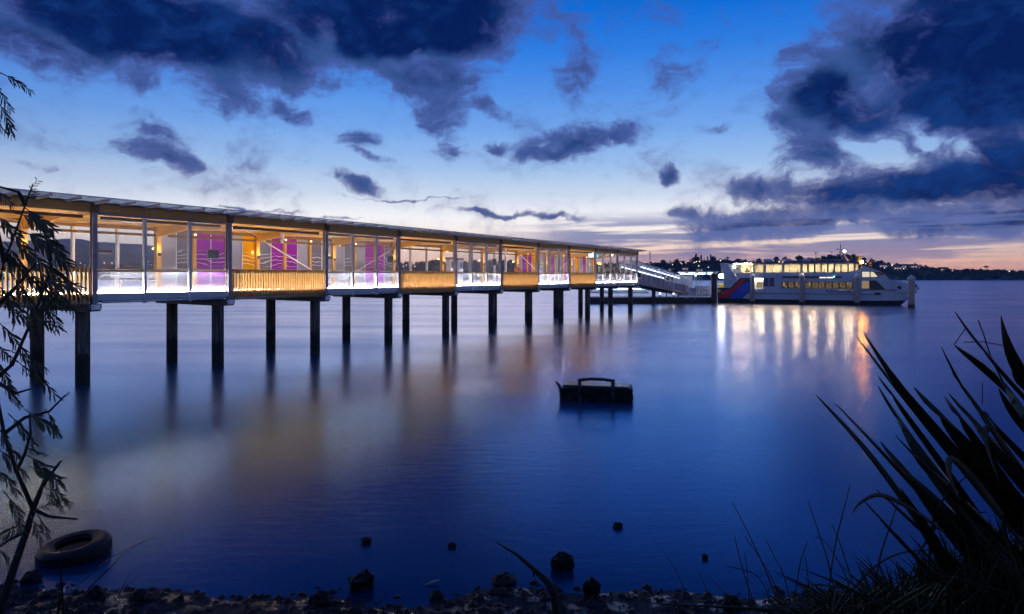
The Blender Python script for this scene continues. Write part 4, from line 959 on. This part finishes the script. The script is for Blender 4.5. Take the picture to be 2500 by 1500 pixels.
# pylon
p=land_pt(1587,1.0); py=empty('pylon',(p.x,p.y,p.z)); tag(py,'thin lattice power pylon on the skyline right of the wharf roof end','pylon')
mb=MB()
for sx in (-1,1):
    for sy in (-1,1): mb.bar((sx*1.4,sy*1.4,-2),(sx*.3,sy*.3,16),.16)
for i in range(6):
    z=i*2.7; w=1.4-1.1*z/16; w2=1.4-1.1*(z+2.7)/16; mb.bar((-w,-w,z),(w2,-w2,z+2.7),.1); mb.bar((w,-w,z),(-w2,-w2,z+2.7),.1)
mb.build('tower',M['cap'],py)
mb=MB(); mb.bar((-2.2,0,13.5),(2.2,0,13.5),.2); mb.bar((-1.8,0,15.5),(1.8,0,15.5),.2); mb.build('cross_arm',M['cap'],py)
# street lamps and houses on the far shore
LP={}
def street_lamp(px,py_,warm,region,size=1.0):
    key='w' if warm else 'c'
    if key not in LP:
        r=empty('street_lamp'); mb=MB(); mb.tube([(0,0,-2.4),(0,0,0)],.09,6); mb.build('pole',M['cap'],r)
        mb=MB(); mb.ball((0,-.2,.15),.36,8,0,.8); mb.build('lamp_head',M['lamp_warm' if warm else 'lamp_white'],r); LP[key]=r; o=r
    else: o=copy_tree(LP[key])
    yt=interp(SK,px); rr=min(1.05,max(.03,(682-py_-5)/(682-yt))); p=land_pt(px,rr); zz_=EYE+(HY-py_)/F*p.y
    o.location=(p.x,p.y,zz_); o.scale=(size,)*3
    tag(o,('warm' if warm else 'white')+' street lamp glowing on the far shore '+region,'street lamp',group=('warm' if warm else 'white')+' lamps '+region)
for a in [(1597,642,0),(1615,643,0),(1661,642,0),(1664,645,0,1.3),(1664,655,0,1.3),(1642,647,0),(1640,651,0),(1700,640,0,1.2),(1708,639,0,1.2),(1705,645,0),(1706,650,0),(1722,637,0,1.2),(1729,653,0),(1739,636,1,1.4),(1743,636,1,1.4),(1695,642,0)]:
    street_lamp(*a[:2],a[2],'between the wharf end and the ferry stern',*(a[3:]))
for a in [(1759,637,1,1.6),(1895,636,0),(1888,638,0),(1902,641,1,2.0),(1911,641,1,2.0),(1916,640,0),(1936,638,0),(1948,635,1,1.5),(1958,632,1,1.5),(1973,631,1,1.6)]:
    street_lamp(*a[:2],a[2],'above the ferry roof',*(a[3:]))
for a in [(2113,645,0,1.2),(2178,648,0,1.3),(2228,651,0,1.2),(2159,655,0),(2283,656,0),(2406,660,0),(2464,664,0),(2206,657,0),(2195,654,0)]:
    street_lamp(*a[:2],a[2],'right of the ferry bow',*(a[3:]))
for a in [(33,633,0,1.3),(92,643,1,1.4),(113,644,1),(197,643,1,1.2),(255,643,1,1.6),(274,643,1,1.5),(357,641,0,1.2),(363,639,0)]:
    street_lamp(*a[:2],a[2],'seen through the left wharf bays',*(a[3:]))
for a in [(975,648,0),(985,652,0,1.3),(992,648,0),(1013,651,0)]:
    street_lamp(*a[:2],a[2],'seen through the middle wharf bays',*(a[3:]))
HP=[None]
def house(px,py_,label,s=1.0):
    if HP[0] is None:
        r=empty('house'); mb=MB(); mb.box(-4,4,-3,3,-1.5,3); mb.build('wall',M['house'],r)
        mb=MB(); mb.raw([(-4.4,-3.4,3.003),(4.4,-3.4,3.003),(4.4,3.4,3.003),(-4.4,3.4,3.003),(-4.4,0,4.6),(4.4,0,4.6)],[(0,1,5,4),(2,3,4,5),(0,4,3),(1,2,5),(0,3,2,1)]); mb.build('roof',M['roof'],r)
        for x in (-2.6,-.4,2.2):
            mb=MB(); mb.box(x-.6,x+.6,-3.06,-3.003,1.0,2.2); mb.build('window',M['warmwin'],r)
        HP[0]=r; o=r
    else: o=copy_tree(HP[0])
    yt=interp(SK,px); rr=min(.95,max(.05,(682-py_-2)/(682-yt))); p=land_pt(px,rr); o.location=(p.x,p.y,p.z+.6); o.scale=(s,)*3; o.rotation_euler=(0,0,random.uniform(-.3,.3)-(px-1250)/2500)
    tag(o,label,'house',group='houses on the far shore')
for i,(px,py_) in enumerate([(2190,659),(2202,655),(2158,654),(2303,662),(2230,651)]):
    house(px,py_,'lit house on the far shore, '+['lower one right of the ferry wheelhouse','upper one right of the ferry wheelhouse','closest to the ferry wheelhouse','beyond the bow pile','on the ridge under the lone palm'][i])
for i,(px,py_) in enumerate([(1672,660),(1708,663),(1640,662)]):
    house(px,py_,'house with lit windows on the dark slope '+['above the shelter roof, left of centre','above the shelter roof, rightmost','above the gangway middle'][i],.8)

# ------------------------------------------------------------------ things in the shallows
def rock_mesh(mb,c,sx,sy,sz,rnd,boxy=.3):
    n=9; m_=6; v=[]; f=[]
    ph=[rnd.uniform(0,6.28) for _ in range(6)]
    for i in range(m_+1):
        t=math.pi*i/m_
        for j in range(n):
            a=2*math.pi*j/n; d=Vector((math.sin(t)*math.cos(a),math.sin(t)*math.sin(a),math.cos(t)))
            k=1/max(abs(d.x),abs(d.y),abs(d.z)); k=1+(k-1)*boxy
            k*=1+.16*math.sin(3*a+ph[0]+t*2)+.12*math.sin(5*t+ph[1])+rnd.uniform(-.10,.10)
            v.append((c[0]+d.x*k*sx,c[1]+d.y*k*sy,c[2]+d.z*k*sz))
    for i in range(m_):
        for j in range(n): f.append((i*n+j,(i+1)*n+j,(i+1)*n+(j+1)%n,i*n+(j+1)%n))
    mb.raw(v,f,0,False)
# mooring block
bl=empty('mooring_block',((1458-CX)/F*21.9,21.9,0),R(-8)); tag(bl,'dark weathered concrete block with a raised handle frame, standing in the water','concrete block')
def block():
    rnd=random.Random(5)
    mb=MB(); mb.box(-1.12,1.12,-.45,.55,-.8,.40)
    o=mb.build('body',M['rock'],bl); 
    bm=__import__('bmesh').new(); bm.from_mesh(o.data); B=__import__('bmesh')
    B.ops.subdivide_edges(bm,edges=bm.edges[:],cuts=9,use_grid_fill=True)
    for v in bm.verts:
        v.co.x+=rnd.uniform(-.03,.03); v.co.y+=rnd.uniform(-.035,.035); v.co.z+=rnd.uniform(-.022,.022)
    bm.to_mesh(o.data); bm.free()
    mb=MB(); mb.prism([(-1.1,.405),(1.05,.405),(1.0,.47),(-1.05,.50)],lambda p,q,w:(p,w,q),-.30,.5); mb.build('lid',M['slate'],bl)
    for x in (-.55,.5):
        mb=MB(); mb.prism([(-.5,-.3),(-.5,.45),(-.43,.70),(-.30,.70),(-.28,.50),(-.46,.42),(-.46,-.3)],lambda p,q,w:(w,p+.03,q),x-.06,x+.06); mb.build('handle_bracket',M['black'],bl)
    mb=MB(); mb.tube([(-.6,-.33,.66),(-.2,-.34,.71),(.2,-.34,.70),(.55,-.33,.65)],.05,10); mb.build('handle_bar',M['black'],bl)
    mb=MB()
    for i in range(60): rock_mesh(mb,(rnd.uniform(-1.1,1.1),-.46+rnd.uniform(-.02,.02),rnd.uniform(-.05,.36)),rnd.uniform(.02,.05),.03,rnd.uniform(.02,.05),rnd)
    tag(mb.build('barnacle_growth',M['rock'],bl),kind='stuff')
    mb=MB(); mb.tube([(-1.13,-.3,.0),(-1.16,-.3,.35),(-1.22,-.28,.48),(-1.32,-.25,.58)],[.06,.055,.05,.03],8); mb.build('strap',M['black'],bl)
M['slate']=pmat('wet_top',(.03,.035,.04,1),(.07,.075,.08,1),rough=.22,scale=4)
block()
# tyre
ty=empty('tyre',at(182,1340,9.7).xy.to_3d()+Vector((0,0,.07))); ty.rotation_euler=(R(2),R(-5),R(20)); ty.scale=(.86,.86,.72)
tag(ty,'old black truck tyre lying half sunk in the shallows at lower left','tyre')
def tyre():
    mb=MB(); prof=[(.27,-.11),(.30,-.15),(.42,-.17),(.50,-.155),(.535,-.11),(.54,0),(.535,.11),(.50,.155),(.42,.17),(.31,.15),(.285,.12),(.27,.10)]
    mb.lathe(prof,(0,0,0),56); 
    for i in range(56):
        a=2*math.pi*i/56
        for z0,z1,off in ((-.10,-.01,0),(.01,.10,.5)):
            b=a+off*2*math.pi/56; c=Vector((math.cos(b),math.sin(b),0)); t=Vector((-math.sin(b),math.cos(b),0))*.02
            mb.bar(c*.535+Vector((0,0,z0)),c*.535+Vector((0,0,z1)),.022,.016,0,up=tuple(c))
    mb.build('tread',M['rubber'],ty)
    mb=MB(); mb.lathe([(.29,.152),(.285,.163),(.30,.168),(.315,.160)],(0,0,0),48); mb.lathe([(.42,.171),(.43,.177),(.44,.170)],(0,0,0),48); mb.build('bead',M['rubber'],ty)
    mb=MB(); n=24; mb.face([(.275*math.cos(2*math.pi*i/n),.275*math.sin(2*math.pi*i/n),.02) for i in range(n)]); mb.face([(.275*math.cos(-2*math.pi*i/n),.275*math.sin(-2*math.pi*i/n),-.02) for i in range(n)]); mb.build('silt',M['rust'],ty)
tyre()
# rocks
def rock(px,py_,wpx,hpx,label,boxy=.3,top=0):
    """rock whose waterline/ground line is seen at px,py_"""
    Y=EYE*F/(py_-HY); 
    for _ in range(6): Y=(EYE-max(0,bank_z((px-CX)/F*Y,Y)))*F/(py_-HY)
    w=wpx/F*Y/2; h=hpx/F*Y; p=at(px,py_,Y); rnd=random.Random(int(px))
    mb=MB(); rock_mesh(mb,(0,0,h*.3),w,w*.8,h*.62,rnd,boxy); o=mb.build('rock',M['rock'],None,(p.x,Y+w*.5,max(0,bank_z(p.x,Y)))); tag(o,label,'rock',group='rocks in the shallows')
rock(893,1328,26,14,'small dark stone breaking the water right of the tyre, above the stacked rock')
rock(1103,1338,22,11,'small flat stone in the water left of the leaning broken stem')
rock(1509,1290,25,12,'small twin humped stone furthest out in the water')
rock(1722,1366,16,12,'tiny round stone in the water left of the tall grass')
rock(1373,1392,52,38,'square black block of rock in the shallows right of the broken stem',.75)
rock(872,1445,48,36,'lower wide rock of the dark stacked pair near the shore',.6)
rock(892,1438,40,42,'taller upright rock of the dark stacked pair near the shore',.6)
rock(1445,1456,40,40,'upright dark stone on the waterline below the square block',.6)
rock(68,1424,46,24,'brownish low rock below the tyre at the left edge')
rock(232,1462,34,26,'dark stone behind the slanting reeds at lower left')
rock(335,1470,42,26,'low dark stone right of the slanting reeds')
rock(440,1468,16,14,'small pointed stone right of the reeds, in the shallows')
rock(1230,1430,56,22,'low ragged rock at the shore left of the broken stem base')
rock(780,1478,52,26,'low dark rock on the shore below the stacked pair')
rock(1065,1466,34,20,'low dark rock on the shore between stacked pair and broken stem')
rock(1790,1490,44,30,'dark rock at the foot of the grass at right')
p=at(1055,1425,8.75); mb=MB(); mb.tube([(-.09,-.04,0),(0,0,.02),(.09,.05,.035)],[.006,.018,.008],6); o=mb.build('driftwood',pmat('pale_driftwood',(.3,.26,.22,1),(.4,.35,.3,1),rough=.6),None,(p.x,8.75,.01)); tag(o,'pale sliver of driftwood at the waterline','driftwood')
# broken stem
mb=MB(); mb.tube([at(1213,1325,6.3),at(1262,1355,6.2),at(1300,1388,6.1),at(1335,1420,6.0),at(1352,1450,5.95),at(1360,1510,5.9),at(1362,1660,5.85)],[.006,.014,.02,.03,.036,.04,.045],8); mb.tube([at(1303,1392,6.1),at(1303,1408,6.1)],[.014,.010],6)
o=mb.build('broken_stem',M['bark']); tag(o,'broken dark plant stem leaning left over the shallows at bottom centre','stem')
# pebbles
rp=random.Random(11); mb=MB()
for _ in range(4200):
    x=rp.uniform(-7.5,5.5); y=7.0+rp.random()**1.2*1.75+.12*math.sin(x*1.7); s=rp.choice((.010,.012,.014,.018,.018,.022,.03,.045,.065))*rp.uniform(.7,1.3)
    z=bank_z(x,y)
    if z<-.02 : 
        if rp.random()<.7: continue
    n=6; c=Vector((x,y,z+s*.2)); top=c+Vector((0,0,s*.6)); rim=[c+Vector((s*math.cos(6.283*i/n)*rp.uniform(.7,1.2),s*math.sin(6.283*i/n)*rp.uniform(.7,1.2),rp.uniform(-.1,.25)*s)) for i in range(n)]
    for i in range(n): mb.face([rim[i],rim[(i+1)%n],top])
o=mb.build('pebbles',M['rock']); tag(o,'scattered wet pebbles and shells along the muddy waterline','pebbles',kind='stuff')

# ------------------------------------------------------------------ blades: flax, reeds, grass
def blade(mb,pts,wmax,fold=.25,n=10,side=None,base_w=.6):
    """a tapering keeled leaf along pts (tip last)"""
    P=[]; k=len(pts)-1
    for i in range(n+1):
        t=i/n*k; j=min(int(t),k-1); u=t-j
        p0=pts[max(j-1,0)]; p1=pts[j]; p2=pts[j+1]; p3=pts[min(j+2,k)]
        P.append(.5*((2*p1)+(p2-p0)*u+(2*p0-5*p1+4*p2-p3)*u*u+(3*p1-p0-3*p2+p3)*u**3))
    v=[]
    for i,p in enumerate(P):
        d=(P[min(i+1,n)]-P[max(i-1,0)]).normalized(); view=(p-Vector((0,0,EYE))).normalized()
        x=side or d.cross(view); x=x.normalized(); nn=x.cross(d).normalized()
        t=i/n; w=wmax*.5*min(1,(base_w+(1-base_w)*min(1,t*2.5)))*(1-max(0,(t-.35)/.65)**1.6)+.0008
        v+= [p-x*w+nn*w*fold, p-nn*w*fold, p+x*w+nn*w*fold, p+nn*.004*0+nn*w*(-fold)-nn*.004]
    f=[]
    for i in range(n):
        a,b=i*4,(i+1)*4
        f+=[(a,a+1,b+1,b),(a+1,a+2,b+2,b+1),(a,b,b+3,a+3),(a+2,a+3,b+3,b+2)]
    mb.raw(v,f,0,True)
z3=lambda x,y:(1700+x*.4988,760+y*.4988)
def px3(x,y,Y): a,b=z3(x,y); return at(a,b,Y)
def flax(name_label,blades,dep):
    r=None
    base=px3(*blades[0][2],dep); r=empty('flax_plant',(base.x,dep,bank_z(base.x,dep))); tag(r,name_label,'plant',group='flax plants')
    inv=Vector(r.location)
    for i,(tip,mid,bs,w) in enumerate(blades):
        dt=dep+random.uniform(-.25,.35)
        p2=px3(*tip,dt+random.uniform(-.1,.15)); p1=px3(*mid,dt); p0=px3(*bs,dep+.1)
        ext=p0+(p0-p1)*.9
        mb=MB(); blade(mb,[ext-inv,p0-inv,p1-inv,p2-inv],w*.4988/F*dt*1.6,.22,14); mb.build('leaf',M['flax'],r)
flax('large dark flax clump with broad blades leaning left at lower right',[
 ((585,412),(850,700),(1180,1150),62),((815,105),(1050,430),(1450,900),66),((780,120),(1010,420),(1400,900),44),((890,370),(1050,620),(1350,1010),82),((1065,375),(1280,600),(1640,1010),88),
 ((1235,405),(1420,610),(1740,960),90),((680,455),(900,680),(1210,1010),34),((1200,180),(1340,430),(1620,820),26),((1215,420),(1320,560),(1560,900),40),((890,320),(1010,480),(1300,880),30),
 ((1250,300),(1380,470),(1660,860),22),((975,610),(1120,760),(1350,1000),24),((1060,700),(1200,840),(1500,1120),70),((820,930),(960,1080),(1250,1380),26),((880,875),(1000,980),(1300,1250),22),
 ((1000,770),(1150,900),(1450,1200),100),((1150,780),(1300,930),(1600,1230),110),((1350,700),(1480,860),(1800,1230),120),((900,640),(1080,850),(1350,1200),70),((1000,870),(1100,1020),(1300,1350),60)],3.3)
flax('second flax clump at the right edge with its tallest blades against the far water',[
 ((1265,170),(1480,340),(1760,730),92),((1265,5),(1420,210),(1680,500),26),((1490,25),(1560,240),(1720,480),58),((1545,300),(1620,400),(1800,640),44),((1410,490),(1510,620),(1700,820),28),
 ((1400,490),(1560,660),(1800,900),30),((1480,380),(1600,560),(1850,860),60),((1300,470),(1500,700),(1850,1100),60),((1420,640),(1560,780),(1800,1060),110)],2.9)
rz_=random.Random(4); mb=MB()
for t_,m_,b_,w_ in [((1290,930),(1250,720),(1500,1000),34),((760,1000),(900,900),(1210,1080),20),((1480,830),(1430,560),(1640,900),30)]:
    d_=rz_.uniform(2.9,3.2); blade(mb,[px3(*b_,d_),px3((b_[0]+m_[0])/2,(b_[1]+m_[1])/2-20,d_),px3(*m_,d_),px3((m_[0]+t_[0])/2-30,(m_[1]*.6+t_[1]*.4),d_-.05),px3(*t_,d_-.08)],w_*.4988/F*d_,.2,16)
o=mb.build('dead_flax_leaf',M['dry']); tag(o,'withered bent flax leaves drooping among the upright blades','dead leaves',kind='stuff')
# bare seed stalks beside the flax
mb=MB(); mb.tube([px3(1262,165,3.1),px3(1320,80,3.1)],.0022,5); mb.tube([px3(1310,152,3.1),px3(1400,150,3.1),px3(1510,170,3.1)],.0022,5); mb.tube([px3(1440,220,3.1),px3(1405,110,3.1),px3(1380,45,3.1)],.003,5); mb.tube([px3(1700,760,3.1),px3(1440,220,3.1)],.004,5); mb.tube([px3(1400,455,3.1),px3(1400,350,3.1)],.002,5)
o=mb.build('dry_stalk',M['grassm']); tag(o,'thin dry branching stalk beside the right edge flax','stalk')
def tuft(label,blist,dep,mat='grassm',group='reed and grass tufts'):
    b0=px3(*blist[0][0][0],dep); r=empty('grass_tuft',(b0.x,dep,bank_z(b0.x,dep))); tag(r,label,'grass tuft',group=group); inv=Vector(r.location)
    for pts,w in blist:
        d=dep+random.uniform(-.12,.12); P=[px3(x,y,d)-inv for x,y in pts]; P=[P[0]+(P[0]-P[1])*.5]+P
        mb=MB(); blade(mb,P,w*.4988/F*d,.15,12); mb.build('blade',M[mat],r)
tuft('tall thin grass tuft left of the flax, with a long blade leaning left',[(((420,1480),(330,1250),(250,1080),(175,935)),14),(((300,1480),(230,1280),(185,1100)),10),(((440,1480),(360,1290),(290,1180),(235,1100)),8),(((390,1480),(300,1300),(150,1250)),9),(((470,1480),(430,1300),(380,1200),(340,1120)),8),(((260,1480),(250,1300),(235,1180)),6),(((480,1420),(510,1230),(545,1130)),7)],4.2)
tuft('grass tuft with crossing blades between the long leaning blade and the flax',[(((700,1480),(650,1250),(600,1090),(545,930)),12),(((640,1480),(670,1200),(715,1000),(755,850)),14),(((800,1440),(740,1250),(700,1130),(660,1040)),9),(((760,1480),(740,1320),(640,1140),(580,1105)),8),(((860,1460),(900,1200),(950,1050),(990,930)),16),(((560,1480),(545,1300),(530,1200)),7)],4.0)
tuft('pale arching grass tuft under the flax blades',[(((760,1370),(860,1260),(1000,1185),(1180,1168)),16),(((1110,1150),(1170,1060),(1270,1000),(1420,985)),18),(((900,1450),(1000,1370),(1090,1320),(1160,1330)),12),(((1130,1360),(1260,1250),(1380,1200),(1440,1180)),12),(((1200,1480),(1260,1330),(1340,1250),(1500,1120)),12),(((1240,1480),(1290,1200),(1350,1090),(1400,1060)),12),(((570,1430),(570,1340),(760,1370),(950,1430)),16),(((1420,1470),(1440,1300),(1500,1120),(1560,1060)),12),(((1140,1200),(1160,1020),(1210,920),(1330,800)),26)],3.4)
tuft('small sparse grass tuft at the shore right of the broken stem',[(((60,1430),(40,1340),(10,1280)),7),(((190,1480),(150,1400),(70,1310)),7),(((-120,1480),(-60,1400),(-100,1270),(-150,1200)),9),(((-90,1480),(-80,1420),(-70,1370)),6)],5.2)
# dense dark grass at lower right
rg=random.Random(21); mb=MB()
for k_ in range(820):
    px=1930+ (rg.random()**.62)*640; yb=1560+rg.uniform(-20,160); top=1500-(px-1900)*.40*rg.uniform(.1,1.05)-rg.uniform(0,30); d=rg.uniform(3.2,4.6)
    lean=rg.gauss(-20,90); p0=at(px,yb,d); p2=at(px+lean,top,d+rg.uniform(-.2,.2)); p1=at(px+lean*rg.uniform(.05,.4),(yb*.45+top*.55),d)
    if k_%17==0: p2=at(px+lean*2.2,top+rg.uniform(20,70),d-.1)
    blade(mb,[p0,p1,p2],rg.uniform(5,13)/F*d,.15,6)
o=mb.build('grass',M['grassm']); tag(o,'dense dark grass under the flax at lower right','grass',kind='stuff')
# reeds at lower left
z8=lambda x,y:(x*.2425,1240+y*.2425)
def px8(x,y,Y): a,b=z8(x,y); return at(a,b,Y)
r=empty('reed_tuft',(px8(760,1000,5.2).x,5.2,bank_z(px8(760,1000,5.2).x,5.2))); tag(r,'reed tuft with two long slanting blades crossing in front of the tyre','reeds'); inv=Vector(r.location)
for pts,w in [(((760,1150),(850,870),(1150,560),(1395,298)),30),(((640,1150),(740,850),(1000,600),(1240,440),(1590,285)),22),(((640,1150),(625,850),(612,640),(615,420)),20),(((1120,1150),(1190,880),(1260,760),(1305,655)),14),(((1150,1150),(1220,860),(1310,760),(1408,675)),12),(((560,1150),(600,950),(590,800)),20),(((1250,1050),(1420,860),(1520,810),(1640,790)),8)]:
    mb=MB(); blade(mb,[px8(x,y,5.2+random.uniform(-.1,.1))-inv for x,y in pts],w*.2425/F*5.2,.15,12); mb.build('blade',M['grassm'],r)

# ------------------------------------------------------------------ wattle tree at the left edge
tr=empty('wattle_tree',(at(-40,1500,4.0).x,4.0,bank_z(at(-40,1500,4.0).x,4.0))); tag(tr,'slender dark tree with feathery drooping leaves along the left edge','tree')
def wattle():
    inv=Vector(tr.location); A=lambda x,y,d=4.0: at(x,y,d)-inv
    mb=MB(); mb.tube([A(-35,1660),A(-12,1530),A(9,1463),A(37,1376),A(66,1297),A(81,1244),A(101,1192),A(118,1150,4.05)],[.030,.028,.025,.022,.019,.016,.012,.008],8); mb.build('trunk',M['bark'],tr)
    mb=MB()
    B=[[(81,1244,4),(40,1150,3.9),(10,1060,3.85),(-15,930,3.9),(-20,760,4),(10,640,4),(40,560,4),(62,500,4),(80,450,4)],
       [(-15,930,3.9),(30,890,4),(70,800,4.05),(110,700,4.1),(130,640,4.1)],[(10,1060,3.85),(60,1020,4),(120,1005,4.1),(160,965,4.1)],[(40,1150,3.9),(60,1110,4),(75,1060,4),(72,1010,4)],
       [(10,640,4),(-20,500,4),(-60,330,4),(-40,230,4),(0,178,4)],[(-20,760,4),(40,700,4),(90,640,4.05)],[(101,1192,4),(130,1150,4),(150,1125,4)],[(66,1297,4),(20,1320,4),(-20,1350,4)],
       [(62,500,4),(45,470,4),(20,462,4),(-5,455,4)],[(-15,930,3.9),(40,960,3.9),(75,950,3.9)],[(81,1244,4),(120,1262,4),(190,1268,4.05)]]
    for br in B:
        n=len(br); mb.tube([A(*q) for q in br],[.010*(1-i/n)+.0022 for i in range(n)],6)
    mb.build('branch',M['bark'],tr)
    def frond(b,t,droop,np_=11,pl=None,d=4.0):
        """one compound leaf: a stalk with two rows of narrow pinnae"""
        mb=MB(); p0=A(b[0],b[1],d); p1=A(t[0],t[1],d+random.uniform(-.12,.12)); ln=(p1-p0).length
        mid=(p0+p1)/2+Vector((0,random.uniform(-.04,.04),droop*ln)); path=[]
        for i in range(9):
            u=i/8; path.append(p0*(1-u)**2+mid*2*u*(1-u)+p1*u*u)
        mb.tube(path,[.0035*(1-.7*i/8) for i in range(9)],4)
        pl=pl or ln*.30; np_=int(np_*1.5)
        for i in range(1,np_+1):
            u=.18+.82*i/np_; j=min(7,int(u*8)); f_=u*8-j; q=path[j]*(1-f_)+path[min(8,j+1)]*f_; dd=(path[j+1]-path[j]).normalized()
            for sd in (-1,1):
                side=dd.cross(Vector((0,-1,0))).normalized()*sd
                dirv=(dd*.75+side*random.uniform(.25,.75)+Vector((0,random.uniform(-.35,.35),-.35))).normalized()
                L_=pl*(1-.45*abs(u-.45))*random.uniform(.75,1.1); e=q+dirv*L_+Vector((0,0,-.12*L_)); w=L_*.08
                nrm=dirv.cross(Vector((random.uniform(-.4,.4),-1,random.uniform(-.4,.4)))).normalized()
                m1=q+dirv*L_*.25; m2=q+dirv*L_*.6+Vector((0,0,-.03*L_)); m3=q+dirv*L_*.85+Vector((0,0,-.08*L_))
                mb.face([q,m1-nrm*w*.8,m2-nrm*w,m3-nrm*w*.7,e,m3+nrm*w*.7,m2+nrm*w,m1+nrm*w*.8])
        return mb.build('leaf_spray',M['leaf'],tr)
    FR=[((0,178),(74,222),.15,8),((-10,200),(24,262),.1,6),((-10,240),(28,328),.1,8),((-20,260),(10,320),.1,6),((60,500),(90,443),-.02,5),((60,495),(96,466),.05,5),
        ((30,520),(130,560),.15,10),((50,500),(120,575),.2,9),((-20,520),(60,600),.15,9),((40,560),(165,645),.2,12),((50,570),(150,610),.25,10),((20,580),(125,660),.15,10),((-10,600),(80,690),.15,10),((10,590),(70,680),.1,8),
        ((90,640),(188,715),.25,11),((80,650),(160,735),.2,10),((110,690),(180,760),.2,8),((60,650),(135,745),.15,10),((20,660),(80,770),.15,10),((-20,680),(40,780),.15,10),((0,720),(75,800),.2,9),((90,700),(140,790),.15,8),((100,690),(190,700),.2,8),((50,740),(120,830),.2,9),((-10,780),(60,860),.2,9),
        ((40,760),(140,800),.2,8),((30,860),(110,900),.2,9),((40,880),(100,930),.1,8),((110,885),(189,955),.2,11),((60,870),(130,960),.1,7),((-20,860),(30,950),.1,8),((0,940),(50,990),.15,8),((60,1000),(140,1055),.15,10),((120,1000),(242,1046),.2,12),((150,975),(168,958),.0,4),((110,1000),(135,1060),.1,8),
        ((20,1010),(80,1080),.15,9),((-10,1030),(40,1110),.15,9),((75,1080),(189,1094),.25,11),((60,1090),(110,1110),.2,7),((-10,1090),(60,1160),.15,9),((60,1110),(140,1180),.2,9),((70,1140),(140,1165),.2,8),((30,1150),(70,1240),.1,9),((-20,1140),(40,1200),.15,9),((105,1190),(168,1228),.2,9),((100,1200),(150,1240),.15,8),((10,1200),(55,1290),.1,9),((-10,1220),(50,1260),.2,8),((80,1250),(140,1225),.1,7),((90,1255),(120,1310),.15,7),((75,1260),(100,1325),.1,7),((60,1280),(0,1310),.1,7),((20,1320),(40,1345),.1,5),((-10,1340),(20,1380),.1,6),
        ((-30,560),(30,640),.1,9),((-20,460),(30,500),.2,6),((-30,840),(30,880),.2,8),((10,980),(70,1015),.2,8),((100,720),(125,800),.1,7)]
    for i_,(b,t,dr,np_) in enumerate(FR):
      if i_%5!=3 or b[1]<700: frond(b,t,dr*.6,np_,None,4.0+random.uniform(-.25,.25))
wattle()

# ------------------------------------------------------------------ evening haze
m,nt,out=new_mat('evening_haze'); v=N(nt,'ShaderNodeVolumePrincipled',i_Density=.00012,i_Anisotropy=.2); v.inputs['Color'].default_value=(.30,.60,1,1); L(nt,v.outputs[0],out.inputs['Volume'])
mb=MB(); mb.box(-5900,5900,-60,3900,-4.2,190); o=mb.build('haze',m); tag(o,'thin blue evening haze over the estuary','haze',kind='stuff')
cy.volume_bounces=0
